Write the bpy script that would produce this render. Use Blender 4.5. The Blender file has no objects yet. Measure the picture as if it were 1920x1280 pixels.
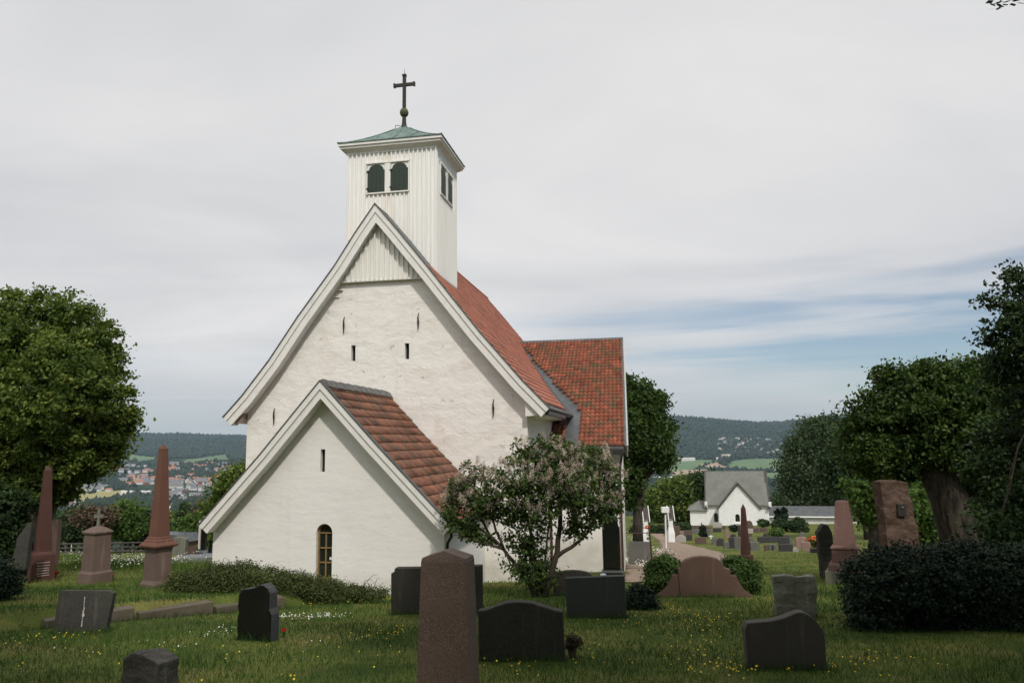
import bpy, bmesh, math, random
import numpy as np
from math import sin, cos, tan, atan2, sqrt, pi, radians, degrees, exp, floor
from mathutils import Vector, Matrix, noise

# ------------------------------------------------------------------ camera, world, sun, exposure
SC = bpy.context.scene
COL = SC.collection
FPX = 1400.0; PITCH = radians(7.7); ROLL = radians(-0.8)
SUN_EL = radians(47); SUN_AZ = radians(17)       # azimuth measured from -Y (behind the camera) towards +X
cam_d = bpy.data.cameras.new('camera'); cam = bpy.data.objects.new('camera', cam_d); COL.objects.link(cam)
cam_d.sensor_width = 36; cam_d.lens = 36 * FPX / 1920; cam_d.clip_start = 0.05; cam_d.clip_end = 30000
_U = Vector((0, -sin(PITCH), cos(PITCH))); _X = Vector((1, 0, 0)); _F = Vector((0, cos(PITCH), sin(PITCH)))
_r = cos(ROLL) * _X + sin(ROLL) * _U; _u = -sin(ROLL) * _X + cos(ROLL) * _U
cam.matrix_world = Matrix(((_r.x, _u.x, -_F.x, 0), (_r.y, _u.y, -_F.y, 0), (_r.z, _u.z, -_F.z, 0), (0, 0, 0, 1)))
SC.camera = cam
SC.view_settings.view_transform = 'Standard'; SC.view_settings.look = 'None'
SC.view_settings.gamma = 1; SC.view_settings.exposure = 0; SC.view_settings.use_curve_mapping = False
sd = Vector((sin(SUN_AZ) * cos(SUN_EL), -cos(SUN_AZ) * cos(SUN_EL), sin(SUN_EL)))   # towards the sun

world = bpy.data.worlds.new('World'); SC.world = world; world.use_nodes = True
nt = world.node_tree; nt.nodes.clear()
class N:
    """tiny node helper"""
    def __init__(s, nt): s.nt = nt
    def new(s, t, **k):
        n = s.nt.nodes.new(t)
        for a, b in k.items():
            if a.startswith('i_'):
                key = a[2:]; key = int(key) if key.isdigit() else key.replace('_', ' ')
                n.inputs[key].default_value = b
            else: setattr(n, a, b)
        return n
    def link(s, a, b): s.nt.links.new(a, b)
    def math(s, op, a, b=None, clamp=False):
        n = s.nt.nodes.new('ShaderNodeMath'); n.operation = op; n.use_clamp = clamp
        for i, v in enumerate((a, b)):
            if v is None: continue
            if isinstance(v, (int, float)): n.inputs[i].default_value = v
            else: s.nt.links.new(v, n.inputs[i])
        return n.outputs[0]
    def ramp(s, fac, stops, interp='LINEAR'):
        n = s.nt.nodes.new('ShaderNodeValToRGB'); cr = n.color_ramp; cr.interpolation = interp
        while len(cr.elements) < len(stops): cr.elements.new(0.5)
        for e, (p, c) in zip(cr.elements, stops):
            e.position = p; e.color = (*c, 1) if len(c) == 3 else c
        s.nt.links.new(fac, n.inputs[0]); return n.outputs[0]
    def smooth(s, x, a, b):
        n = s.nt.nodes.new('ShaderNodeMapRange'); n.interpolation_type = 'SMOOTHSTEP'
        s.nt.links.new(x, n.inputs[0]); n.inputs[1].default_value = a; n.inputs[2].default_value = b
        return n.outputs[0]
    def mix(s, fac, a, b, mode='MIX'):
        n = s.nt.nodes.new('ShaderNodeMix'); n.data_type = 'RGBA'; n.blend_type = mode
        for i, v in ((0, fac), (6, a), (7, b)):
            if isinstance(v, (int, float)): n.inputs[i].default_value = v
            elif isinstance(v, tuple): n.inputs[i].default_value = (*v, 1)
            else: s.nt.links.new(v, n.inputs[i])
        return n.outputs[2]
    def noise(s, vec, scale, detail=3, rough=0.55, dist=0.0):
        n = s.nt.nodes.new('ShaderNodeTexNoise'); n.inputs['Scale'].default_value = scale
        n.inputs['Detail'].default_value = detail; n.inputs['Roughness'].default_value = rough
        n.inputs['Distortion'].default_value = dist
        if vec is not None: s.nt.links.new(vec, n.inputs['Vector'])
        return n.outputs['Fac']
    def mapping(s, vec, scale=(1, 1, 1), rot=(0, 0, 0), loc=(0, 0, 0)):
        n = s.nt.nodes.new('ShaderNodeMapping'); s.nt.links.new(vec, n.inputs[0])
        n.inputs['Scale'].default_value = scale; n.inputs['Rotation'].default_value = rot; n.inputs['Location'].default_value = loc
        return n.outputs[0]

w = N(nt)
skyt = w.new('ShaderNodeTexSky', sky_type='NISHITA', sun_disc=False, sun_elevation=SUN_EL,
             sun_rotation=atan2(sd.x, sd.y), altitude=120, air_density=1.0, dust_density=0.25, ozone_density=2.5)
tc = w.new('ShaderNodeTexCoord'); dirv = tc.outputs['Generated']
sep = w.new('ShaderNodeSeparateXYZ'); w.link(dirv, sep.inputs[0]); dx, dy, dz = sep.outputs
# cloud deck: project the direction on a plane overhead so that streaks foreshorten towards the horizon
zc = w.math('ADD', w.math('MAXIMUM', dz, 0.0), 0.09)
comb = w.new('ShaderNodeCombineXYZ'); w.link(w.math('DIVIDE', dx, zc), comb.inputs[0]); w.link(w.math('DIVIDE', dy, zc), comb.inputs[1])
cp = comb.outputs[0]
n1 = w.noise(w.mapping(cp, (0.5, 0.75, 1), (0, 0, radians(12))), 1.0, 5, 0.52, 0.6)
n2 = w.noise(w.mapping(cp, (0.2, 0.42, 1), (0, 0, radians(-25)), (3.1, 0.4, 0)), 1.0, 4, 0.5, 0.4)
# the gap of open sky low in the right half
el_edge = w.math('ADD', w.math('MULTIPLY', w.math('DIVIDE', dx, w.math('MAXIMUM', dy, 0.05)), 0.085), 0.165)
nst = w.noise(w.mapping(dirv, (1.6, 1.6, 17), (0, radians(5), 0)), 1.0, 5, 0.55, 0.5)
edge = w.math('ADD', w.math('SUBTRACT', el_edge, dz), w.math('MULTIPLY', w.math('SUBTRACT', nst, 0.5), 0.07))
gapv = w.smooth(edge, -0.025, 0.05)
side = w.smooth(w.math('DIVIDE', dx, w.math('MAXIMUM', dy, 0.05)), -0.2, 0.30)
streak = w.smooth(w.noise(w.mapping(dirv, (1.4, 1.4, 17), (0, radians(6), 0), (5.3, 1, 2)), 1.0, 4, 0.5, 0.3), 0.62, 0.45)
gap = w.math('MULTIPLY', w.math('MULTIPLY', gapv, w.math('ADD', w.math('MULTIPLY', side, 0.8), 0.2)), w.math('ADD', w.math('MULTIPLY', streak, 0.85), 0.15))
ccol = w.ramp(n1, [(0.30, (0.655, 0.66, 0.675)), (0.5, (0.765, 0.76, 0.762)), (0.68, (0.87, 0.855, 0.85))])
ccol = w.mix(w.smooth(n2, 0.3, 0.7), w.mix(1.0, ccol, (0.92, 0.93, 0.95), 'MULTIPLY'), ccol)
# thin cloud lit by the sun behind it: brighter around the sun
dots = w.new('ShaderNodeVectorMath', operation='DOT_PRODUCT'); w.link(dirv, dots.inputs[0]); dots.inputs[1].default_value = sd
glow = w.math('POWER', w.math('MAXIMUM', dots.outputs['Value'], 0.0), 3.0)
bright = w.math('ADD', 1.0, w.math('MULTIPLY', glow, 1.3))
cmul = w.new('ShaderNodeVectorMath', operation='SCALE'); w.link(ccol, cmul.inputs[0]); w.link(bright, cmul.inputs['Scale'])
hz = w.smooth(dz, 0.17, 0.0)
ccl = w.mix(w.math('MULTIPLY', hz, 0.6), cmul.outputs[0], (0.53, 0.57, 0.60))
bg_sky = w.new('ShaderNodeBackground', i_Strength=0.085); w.link(skyt.outputs[0], bg_sky.inputs[0])
bg_cl = w.new('ShaderNodeBackground', i_Strength=1.0); w.link(ccl, bg_cl.inputs[0])
cover = w.math('SUBTRACT', 1.0, w.math('MULTIPLY', gap, 0.92))
mx = w.new('ShaderNodeMixShader'); w.link(cover, mx.inputs[0]); w.link(bg_sky.outputs[0], mx.inputs[1]); w.link(bg_cl.outputs[0], mx.inputs[2])
wo = w.new('ShaderNodeOutputWorld'); w.link(mx.outputs[0], wo.inputs[0])

sun_d = bpy.data.lights.new('sun', 'SUN'); sun = bpy.data.objects.new('sun', sun_d); COL.objects.link(sun)
sun_d.energy = 2.3; sun_d.angle = radians(3); sun_d.color = (1.0, 0.95, 0.87)
sun.rotation_euler = sd.to_track_quat('Z', 'Y').to_euler()

# ------------------------------------------------------------------ helpers
def sstep(t, a, b):
    t = np.clip((np.asarray(t, float) - a) / (b - a), 0, 1); return t * t * (3 - 2 * t)
def ray(u, v):
    x = (u - 960) / FPX; y = -(v - 640) / FPX
    d = _r * x + _u * y + _F
    return np.array((d.x, d.y, d.z))
def at(u, v, d):
    r = ray(u, v); return Vector(r * d / r[1])
def fbm(x, y, f, seed=0.0):
    x = np.asarray(x, float) * f + seed; y = np.asarray(y, float) * f + seed * 1.7
    return (np.sin(x * 1.3 + 1.7 * np.sin(y * .9)) + np.sin(y * 1.7 + 1.3 * np.sin(x * 1.1 + 2)) + .5 * np.sin(2.9 * x + 2.3 * y + np.sin(3.1 * y))
            + .5 * np.sin(3.7 * y - 2.1 * x + np.sin(2.7 * x))) / 3.0
def terr(x, y):
    """signed amount behind the kerb line, 0..1"""
    e = -0.686 * (np.asarray(x) + 7.2) + 0.728 * (np.asarray(y) - 13.6)
    return sstep(e, 0.0, 0.12) * sstep(np.asarray(x), -3.6, -5.2)
def H(x, y):
    x = np.asarray(x, float); y = np.asarray(y, float)
    s1 = 0.112 * np.minimum(y, 60) + 0.078 * np.clip(y - 60, 0, 65)
    z = -1.5 - s1
    z = z - 0.05 * np.clip(-y, 0, 40) * 0
    t0 = 58 + 72 * sstep(x, -24, 22)
    e = np.clip(np.maximum(y, np.abs(x) * 0.9 - 10) - t0, 0, 1e9)
    z = z - 0.26 * e * sstep(e, 0, 45)
    z = z + 0.28 * terr(x, y) * sstep(y, 60, 30)
    z = z + 0.035 * fbm(x, y, 0.5) * sstep(np.hypot(x, y), 2, 12) * sstep(y, 300, 100)
    r = np.hypot(x, y); th = np.arctan2(x, np.maximum(y, 1e-6))
    # valley floor and the hills beyond
    fl = -105 + 12 * sstep(r, 900, 2600) + 35 * sstep(r, 2500, 3700)
    right = sstep(th, -0.10, 0.16)
    d0 = 3600 - 500 * right; d1 = 6900 - 1500 * right
    top = (98 + 18 * np.sin(th * 13 + 2.6)) * (1 - right) + (146 - 52 * np.exp(-((th - .335) / .06) ** 2) + 5 * np.sin(th * 41)) * right
    hill = sstep(r, d0, d1) * (top + 58) + 9 * fbm(x, y, 0.0045, 3) * sstep(r, d0, d1) * sstep(d1 * 1.05, r * 0 + d1, r) * 0
    hill = hill * (1 + 0.10 * fbm(x, y, 0.0022, 1) * sstep(r, d1, d1 - 900))
    und = 5 * fbm(x, y, 0.004, 2) * sstep(r, 700, 1200)
    far = fl + hill + und
    z = np.maximum(z, far * sstep(r, 250, 700) + z * (1 - sstep(r, 250, 700)))
    back = sstep(-y, 0, 20)
    return z * (1 - back * 0.0)
def hz1(x, y): return float(H(x, y))
def G(u, v):
    r = ray(u, v); t = 3.0; f = lambda t: r[2] * t - float(H(r[0] * t, r[1] * t))
    while f(t) > 0 and t < 9000: t *= 1.03
    a, b = t / 1.03, t
    for _ in range(40):
        m = (a + b) / 2
        if f(m) > 0: a = m
        else: b = m
    return Vector(r * b)
def kpx(p): return (p.y * cos(PITCH) + p.z * sin(PITCH)) / FPX      # metres per photo pixel at point p

def tag(o, label=None, cat=None, group=None, kind=None):
    if label: o['label'] = label
    if cat: o['category'] = cat
    if group: o['group'] = group
    if kind: o['kind'] = kind
    return o
def empty(name, loc, rz=0.0, label=None, cat=None, group=None):
    o = bpy.data.objects.new(name, None); COL.objects.link(o); o.empty_display_size = 0.3
    o.location = loc; o.rotation_euler = (0, 0, rz); return tag(o, label, cat, group)
def link(name, me, mats, parent=None, loc=None, rz=0.0):
    o = bpy.data.objects.new(name, me); COL.objects.link(o)
    for m in (mats if isinstance(mats, (list, tuple)) else [mats]): me.materials.append(m)
    if parent is not None: o.parent = parent
    if loc is not None: o.location = loc
    o.rotation_euler = (0, 0, rz)
    return o
def npmesh(name, V, F, tint=None, smooth=False, mi=None):
    V = np.ascontiguousarray(V, dtype=np.float32); F = np.ascontiguousarray(F, dtype=np.int32); k = F.shape[1]
    me = bpy.data.meshes.new(name); me.vertices.add(len(V)); me.vertices.foreach_set('co', V.ravel())
    me.loops.add(F.size); me.loops.foreach_set('vertex_index', F.ravel())
    me.polygons.add(len(F)); me.polygons.foreach_set('loop_start', np.arange(len(F), dtype=np.int32) * k)
    me.polygons.foreach_set('loop_total', np.full(len(F), k, dtype=np.int32))
    if smooth: me.polygons.foreach_set('use_smooth', np.ones(len(F), dtype=bool))
    if mi is not None: me.polygons.foreach_set('material_index', np.ascontiguousarray(mi, dtype=np.int32))
    if tint is not None:
        a = me.attributes.new('tint', 'FLOAT', 'POINT'); a.data.foreach_set('value', np.ascontiguousarray(tint, dtype=np.float32))
    me.update(calc_edges=True); return me

class MB:
    """collects shapes for ONE mesh object"""
    def __init__(s): s.v = []; s.f = []; s.m = []; s.cm = 0
    def add(s, vs, fs, mat=None):
        b = len(s.v)
        s.v += [tuple(mat @ Vector(p)) if mat is not None else tuple(p) for p in vs]
        s.f += [[i + b for i in f] for f in fs]; s.m += [s.cm] * len(fs); return s
    def box(s, x0, x1, y0, y1, z0, z1, mat=None):
        vs = [(x, y, z) for z in (z0, z1) for y in (y0, y1) for x in (x0, x1)]
        return s.add(vs, [(0, 2, 3, 1), (4, 5, 7, 6), (0, 1, 5, 4), (1, 3, 7, 5), (3, 2, 6, 7), (2, 0, 4, 6)], mat)
    def prism(s, pts, y0, y1, mat=None):
        """outline in (x,z), extruded along y (x right, z up); counter clockwise seen from -y"""
        n = len(pts); vs = [(x, y0, z) for x, z in pts] + [(x, y1, z) for x, z in pts]
        fs = [list(range(n)), list(range(2 * n - 1, n - 1, -1))] + [(i, i + n, (i + 1) % n + n, (i + 1) % n) for i in range(n)]
        return s.add(vs, fs, mat)
    def band(s, pts, o0, o1, y0, y1, closed=False):
        """strip along a polyline in (x,z), between normal offsets o0,o1 (positive to the right of travel), y0..y1"""
        P = [Vector(p) for p in pts]; nn = []
        for i in range(len(P)):
            t = Vector((0, 0))
            if i > 0: t += (P[i] - P[i - 1]).normalized()
            if i < len(P) - 1: t += (P[i + 1] - P[i]).normalized()
            t.normalize(); n = Vector((t.y, -t.x))
            c = 1.0
            if 0 < i < len(P) - 1:
                a = (P[i] - P[i - 1]).normalized(); c = max(0.35, Vector((a.y, -a.x)).dot(n))
            nn.append(n / c)
        A = [p + n * o0 for p, n in zip(P, nn)]; B = [p + n * o1 for p, n in zip(P, nn)]
        k = len(P); vs = []
        for y in (y0, y1): vs += [(p.x, y, p.y) for p in A] + [(p.x, y, p.y) for p in B]
        fs = []
        for i in range(k - 1):
            fs += [(i, i + 1, k + i + 1, k + i), (2 * k + i, 3 * k + i, 3 * k + i + 1, 2 * k + i + 1),
                   (i, 2 * k + i, 2 * k + i + 1, i + 1), (k + i, k + i + 1, 3 * k + i + 1, 3 * k + i)]
        fs += [(0, k, 3 * k, 2 * k), (k - 1, 3 * k - 1, 4 * k - 1, 2 * k - 1)]
        return s.add(vs, fs)
    def tube(s, pts, rad, seg=8, caps=True):
        pts = [Vector(p) for p in pts]; n = len(pts)
        if isinstance(rad, (int, float)): rad = [rad] * n
        b = len(s.v); up = None
        for i, p in enumerate(pts):
            t = (pts[min(i + 1, n - 1)] - pts[max(i - 1, 0)]).normalized()
            if up is None: up = Vector((0, 0, 1)) if abs(t.z) < 0.9 else Vector((1, 0, 0))
            a = t.cross(up).normalized(); up = a.cross(t).normalized()
            for j in range(seg):
                q = 2 * pi * j / seg; s.v.append(tuple(p + (a * cos(q) + up * sin(q)) * rad[i]))
        for i in range(n - 1):
            for j in range(seg):
                s.f.append([b + i * seg + j, b + i * seg + (j + 1) % seg, b + (i + 1) * seg + (j + 1) % seg, b + (i + 1) * seg + j]); s.m.append(s.cm)
        if caps:
            s.f.append([b + j for j in range(seg)][::-1]); s.f.append([b + (n - 1) * seg + j for j in range(seg)]); s.m += [s.cm] * 2
        return s
    def lathe(s, prof, seg=20, c=(0, 0, 0)):
        b = len(s.v)
        for r, z in prof:
            for j in range(seg):
                q = 2 * pi * j / seg; s.v.append((c[0] + r * cos(q), c[1] + r * sin(q), c[2] + z))
        for i in range(len(prof) - 1):
            for j in range(seg):
                s.f.append([b + i * seg + j, b + i * seg + (j + 1) % seg, b + (i + 1) * seg + (j + 1) % seg, b + (i + 1) * seg + j]); s.m.append(s.cm)
        s.f.append([b + j for j in range(seg)][::-1]); s.f.append([b + (len(prof) - 1) * seg + j for j in range(seg)]); s.m += [s.cm] * 2
        return s
    def sq(s, prof, mat=None, ax=1.0):
        """stack of square frusta: prof = [(half width, z)...], ax = depth / width"""
        vs = []; fs = []
        for h, z in prof: vs += [(-h, -h * ax, z), (h, -h * ax, z), (h, h * ax, z), (-h, h * ax, z)]
        n = len(prof)
        for i in range(n - 1):
            for j in range(4): fs.append((4 * i + j, 4 * i + (j + 1) % 4, 4 * i + 4 + (j + 1) % 4, 4 * i + 4 + j))
        fs += [(3, 2, 1, 0), (4 * n - 4, 4 * n - 3, 4 * n - 2, 4 * n - 1)]
        return s.add(vs, fs, mat)
    def bm(s, bevel=0.0, merge=True, segs=2):
        me = bpy.data.meshes.new('m'); me.from_pydata(s.v, [], s.f)
        b = bmesh.new(); b.from_mesh(me); bpy.data.meshes.remove(me)
        for f, m in zip(b.faces, s.m): f.material_index = m
        if merge: bmesh.ops.remove_doubles(b, verts=b.verts, dist=1e-5)
        bmesh.ops.recalc_face_normals(b, faces=b.faces)
        if bevel: bmesh.ops.bevel(b, geom=[e for e in b.edges if len(e.link_faces) == 2 and e.calc_face_angle(0) > 0.5], offset=bevel, segments=segs, affect='EDGES', profile=0.6)
        return b
    def build(s, name, mats, parent=None, bevel=0.0, smooth=False, loc=None, rz=0.0, rough=0.0, cuts=0, seed=0, merge=True):
        b = s.bm(bevel, merge)
        if cuts:
            bmesh.ops.triangulate(b, faces=b.faces)
            for _ in range(12):
                es = [e for e in b.edges if e.calc_length() > cuts]
                if not es: break
                bmesh.ops.subdivide_edges(b, edges=es, cuts=1)
                bmesh.ops.triangulate(b, faces=[f for f in b.faces if len(f.verts) > 3])
            if rough:
                b.normal_update()
                for v in b.verts:
                    p = v.co * 3.1 + Vector((seed, seed * 2.3, 0))
                    d = noise.fractal(p, 0.9, 2.1, 4) * 0.8 + noise.cell(p * 1.7) * 0.25
                    v.co += v.normal * d * rough
        me = bpy.data.meshes.new(name); b.to_mesh(me); b.free()
        if smooth:
            for p in me.polygons: p.use_smooth = True
        return link(name, me, mats, parent, loc, rz)

def cut(o, boxes):
    """boolean away a mesh built in the object's own coordinates"""
    me = boxes.bm(); cm = bpy.data.meshes.new('c'); me.to_mesh(cm); me.free()
    c = bpy.data.objects.new('c', cm); COL.objects.link(c)
    c.parent = o.parent; c.location = o.location; c.rotation_euler = o.rotation_euler
    m = o.modifiers.new('b', 'BOOLEAN'); m.object = c; m.operation = 'DIFFERENCE'; m.solver = 'EXACT'
    bpy.context.view_layer.update()
    dg = bpy.context.evaluated_depsgraph_get(); nm = bpy.data.meshes.new_from_object(o.evaluated_get(dg))
    o.modifiers.clear(); mats = list(o.data.materials); o.data = nm
    nm.materials.clear()
    for q in mats: nm.materials.append(q)
    bpy.data.objects.remove(c)

# ------------------------------------------------------------------ materials
MT = {}
def mat(name, stops, scale=2.0, detail=4, rough=0.85, bump=0.0, bscale=20.0, bdist=0.02, speck=None, sscale=120.0, stain=None, stscale=0.6,
        st_lo=0.5, st_hi=0.7, metallic=0.0, spec=0.3, coord='Object', mscale=(1, 1, 1), tint=None, bdetail=5, streak=None):
    m = bpy.data.materials.new(name); m.use_nodes = True; q = N(m.node_tree); m.node_tree.nodes.clear()
    tcn = q.new('ShaderNodeTexCoord'); v = q.mapping(tcn.outputs[coord], mscale)
    f = q.noise(v, scale, detail); c = q.ramp(f, stops)
    if tint is not None:      # per-piece variation carried by the mesh
        a = q.new('ShaderNodeAttribute', attribute_name='tint'); tcol = q.ramp(a.outputs['Fac'], tint)
        c = q.mix(1.0, c, tcol, 'MULTIPLY')
    if speck is not None:
        sf = q.noise(v, sscale, 2, 0.7); c = q.mix(q.smooth(sf, speck[0], speck[1]), c, speck[2])
    if stain is not None:
        sf = q.noise(v, stscale, 6, 0.65, 0.8); c = q.mix(q.smooth(sf, st_lo, st_hi), c, stain)
    if streak is not None:    # (colour, lo, hi, xy scale)
        sv = q.mapping(tcn.outputs[coord], (streak[3], streak[3], streak[3] * 0.07)); sf = q.noise(sv, 1.0, 4, 0.6)
        c = q.mix(q.smooth(sf, streak[1], streak[2]), c, streak[0])
    p = q.new('ShaderNodeBsdfPrincipled', i_Roughness=rough, i_Metallic=metallic); q.link(c, p.inputs['Base Color'])
    p.inputs['Specular IOR Level'].default_value = spec
    if bump:
        bn = q.noise(v, bscale, bdetail, 0.6)
        b = q.new('ShaderNodeBump', i_Strength=bump, i_Distance=bdist); q.link(bn, b.inputs['Height']); q.link(b.outputs[0], p.inputs['Normal'])
    o = q.new('ShaderNodeOutputMaterial'); q.link(p.outputs[0], o.inputs[0]); MT[name] = m; return m
def leafmat(name, stops, trans=0.35, cl=(0.5, 1.3)):
    m = bpy.data.materials.new(name); m.use_nodes = True; q = N(m.node_tree); m.node_tree.nodes.clear()
    a = q.new('ShaderNodeAttribute', attribute_name='tint'); c = q.ramp(a.outputs['Fac'], stops)
    p = q.new('ShaderNodeBsdfPrincipled', i_Roughness=0.6); p.inputs['Specular IOR Level'].default_value = 0.25; q.link(c, p.inputs['Base Color'])
    t = q.new('ShaderNodeBsdfTranslucent'); q.link(q.mix(1.0, c, (1.0, 1.1, 0.5), 'MULTIPLY'), t.inputs['Color'])
    ms = q.new('ShaderNodeMixShader'); ms.inputs[0].default_value = trans; q.link(p.outputs[0], ms.inputs[1]); q.link(t.outputs[0], ms.inputs[2])
    o = q.new('ShaderNodeOutputMaterial'); q.link(ms.outputs[0], o.inputs[0]); MT[name] = m; return m
# ------------------------------------------------------------------ the church
def plaster(name, base, dirt, course=False):
    m = bpy.data.materials.new(name); m.use_nodes = True; q = N(m.node_tree); m.node_tree.nodes.clear()
    tcn = q.new('ShaderNodeTexCoord'); v = tcn.outputs['Object']
    vh = q.mapping(v, (1, 1, 1.5 if not course else 2.4))
    c = q.ramp(q.noise(v, 1.1, 5), [(0.3, tuple(x * 0.94 for x in base)), (0.7, base)])
    c = q.mix(q.math('MULTIPLY', q.smooth(q.noise(vh, 0.85, 5, 0.62, 1.0), 0.52, 0.70), 0.42 if not course else 0.25), c, dirt)     # weathered patches
    if not course:
        spots = q.smooth(q.noise(v, 4.2, 3, 0.5, 0.4), 0.665, 0.72)
        c = q.mix(q.math('MULTIPLY', spots, 0.55), c, (0.42, 0.33, 0.27))                                # places where stone shows through
        cracks = q.smooth(q.noise(vh, 6.5, 4, 0.6, 1.5), 0.69, 0.74)
        c = q.mix(q.math('MULTIPLY', cracks, 0.5), c, (0.30, 0.27, 0.24))
    sepz = q.new('ShaderNodeSeparateXYZ'); q.link(v, sepz.inputs[0])
    stv = q.mapping(v, (3.2, 3.2, 0.16)); c = q.mix(q.math('MULTIPLY', q.smooth(q.noise(stv, 1.0, 5, 0.6), 0.56, 0.78), 0.22), c, (0.52, 0.50, 0.44))     # rain streaks
    foot = q.smooth(sepz.outputs[2], -3.0, -3.85)
    c = q.mix(q.math('MULTIPLY', foot, q.math('MULTIPLY', q.noise(v, 2.3, 4), 0.9)), c, (0.42, 0.40, 0.33))    # splash dirt near the ground
    p = q.new('ShaderNodeBsdfPrincipled', i_Roughness=0.92); p.inputs['Specular IOR Level'].default_value = 0.15; q.link(c, p.inputs['Base Color'])
    h = q.math('ADD', q.noise(vh, 1.5 if not course else 2.2, 4, 0.55, 0.25), q.math('MULTIPLY', q.noise(v, 14, 4, 0.6), 0.16 if not course else 0.12))
    if course:
        h = q.math('MULTIPLY', h, 0.8)
    b = q.new('ShaderNodeBump', i_Strength=0.55 if not course else 0.17, i_Distance=0.09); q.link(h, b.inputs['Height']); q.link(b.outputs[0], p.inputs['Normal'])
    o = q.new('ShaderNodeOutputMaterial'); q.link(p.outputs[0], o.inputs[0]); return m
M_wall = plaster('rough_lime_plaster', (0.82, 0.785, 0.735), (0.68, 0.60, 0.52))
M_wall2 = plaster('whitewashed_masonry', (0.82, 0.79, 0.75), (0.70, 0.67, 0.62), True)
M_wood = mat('white_painted_wood', [(0.3, (0.74, 0.72, 0.655)), (0.7, (0.80, 0.785, 0.73))], 3, mscale=(4, 4, 0.5), bump=0.15, bscale=30, bdist=0.006,
             rough=0.6, streak=((0.60, 0.56, 0.44), 0.60, 0.80, 6))
M_tower = mat('weathered_tower_boards', [(0.3, (0.78, 0.765, 0.72)), (0.7, (0.85, 0.835, 0.795))], 2, mscale=(5, 5, 0.4), bump=0.15, bscale=25, bdist=0.006,
              rough=0.65, streak=((0.60, 0.48, 0.32), 0.60, 0.88, 1.6))
M_trim = mat('white_trim', [(0.3, (0.72, 0.695, 0.655)), (0.7, (0.79, 0.77, 0.73))], 5, rough=0.6, bump=0.1, bscale=18, bdist=0.005, streak=((0.50, 0.49, 0.43), 0.6, 0.85, 5))
M_wbar = mat('grey_weathered_board', [(0.3, (0.36, 0.36, 0.34)), (0.7, (0.46, 0.455, 0.43))], 4, rough=0.6)
M_dark = mat('unlit_slit_black', [(0.3, (0.012, 0.011, 0.009)), (0.7, (0.02, 0.018, 0.015))], 5)  # near-black panel colour stands for the unlit depth of the wall slits
M_iron = mat('black_iron', [(0.3, (0.02, 0.02, 0.019)), (0.7, (0.045, 0.035, 0.028))], 30, rough=0.6)
M_lead = mat('grey_sheet_metal', [(0.3, (0.085, 0.092, 0.095)), (0.7, (0.15, 0.155, 0.155))], 2.2, rough=0.5, metallic=0.4, bump=0.2, bscale=4, bdist=0.02)
M_copper = mat('green_copper', [(0.25, (0.085, 0.13, 0.115)), (0.5, (0.14, 0.205, 0.18)), (0.75, (0.215, 0.27, 0.235))], 3.5, rough=0.55, metallic=0.15, bump=0.15, bscale=6, streak=((0.08, 0.085, 0.07), 0.55, 0.75, 5))
M_shut = mat('dark_green_shutter', [(0.3, (0.022, 0.036, 0.027)), (0.7, (0.035, 0.052, 0.038))], 8, mscale=(8, 8, 0.8), rough=0.5, bump=0.3, bscale=12, bdist=0.004)
M_frame = mat('golden_wood_frame', [(0.3, (0.20, 0.125, 0.05)), (0.7, (0.29, 0.19, 0.08))], 8, rough=0.5)
M_glass = mat('dark_glass', [(0.3, (0.012, 0.016, 0.013)), (0.7, (0.02, 0.026, 0.02))], 1, rough=0.08, spec=0.6)
M_pipe = mat('brown_downpipe', [(0.3, (0.06, 0.03, 0.024)), (0.7, (0.10, 0.045, 0.035))], 8, rough=0.5)
M_soff = mat('bare_soffit', [(0.3, (0.16, 0.12, 0.09)), (0.7, (0.24, 0.19, 0.15))], 6)
M_ball = mat('mossy_ball', [(0.35, (0.05, 0.06, 0.03)), (0.65, (0.12, 0.115, 0.05))], 6)
TILE_T = [(0.0, (0.42, 0.42, 0.42)), (0.5, (0.92, 0.92, 0.92)), (1.0, (1.25, 1.16, 1.08))]
M_tile_n = mat('salmon_clay_tiles', [(0.35, (0.43, 0.155, 0.10)), (0.65, (0.53, 0.215, 0.145))], 3, rough=0.75, bump=0.2, bscale=30, bdist=0.01, tint=TILE_T, stain=(0.30, 0.15, 0.09), stscale=2.5, st_lo=0.58, st_hi=0.8)
M_tile_t = mat('mossy_red_pantiles', [(0.35, (0.215, 0.062, 0.034)), (0.65, (0.32, 0.10, 0.058))], 2.5, rough=0.75, bump=0.2, bscale=30, bdist=0.01, tint=TILE_T, stain=(0.10, 0.078, 0.04), stscale=3.0, st_lo=0.44, st_hi=0.64)
M_tile_p = mat('darkened_red_tiles', [(0.35, (0.25, 0.105, 0.06)), (0.65, (0.34, 0.145, 0.088))], 2.5, rough=0.8, bump=0.25, bscale=25, bdist=0.01, tint=TILE_T, stain=(0.12, 0.10, 0.075), stscale=4.5, st_lo=0.44, st_hi=0.66)
M_tile_h = mat('plain_red_tiles', [(0.35, (0.33, 0.10, 0.06)), (0.65, (0.42, 0.15, 0.09))], 6, bump=0.4, bscale=8, bdist=0.03)
M_ridge = mat('grey_ridge_tiles', [(0.3, (0.10, 0.10, 0.095)), (0.7, (0.20, 0.19, 0.18))], 6, bump=0.3, bscale=10)

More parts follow.
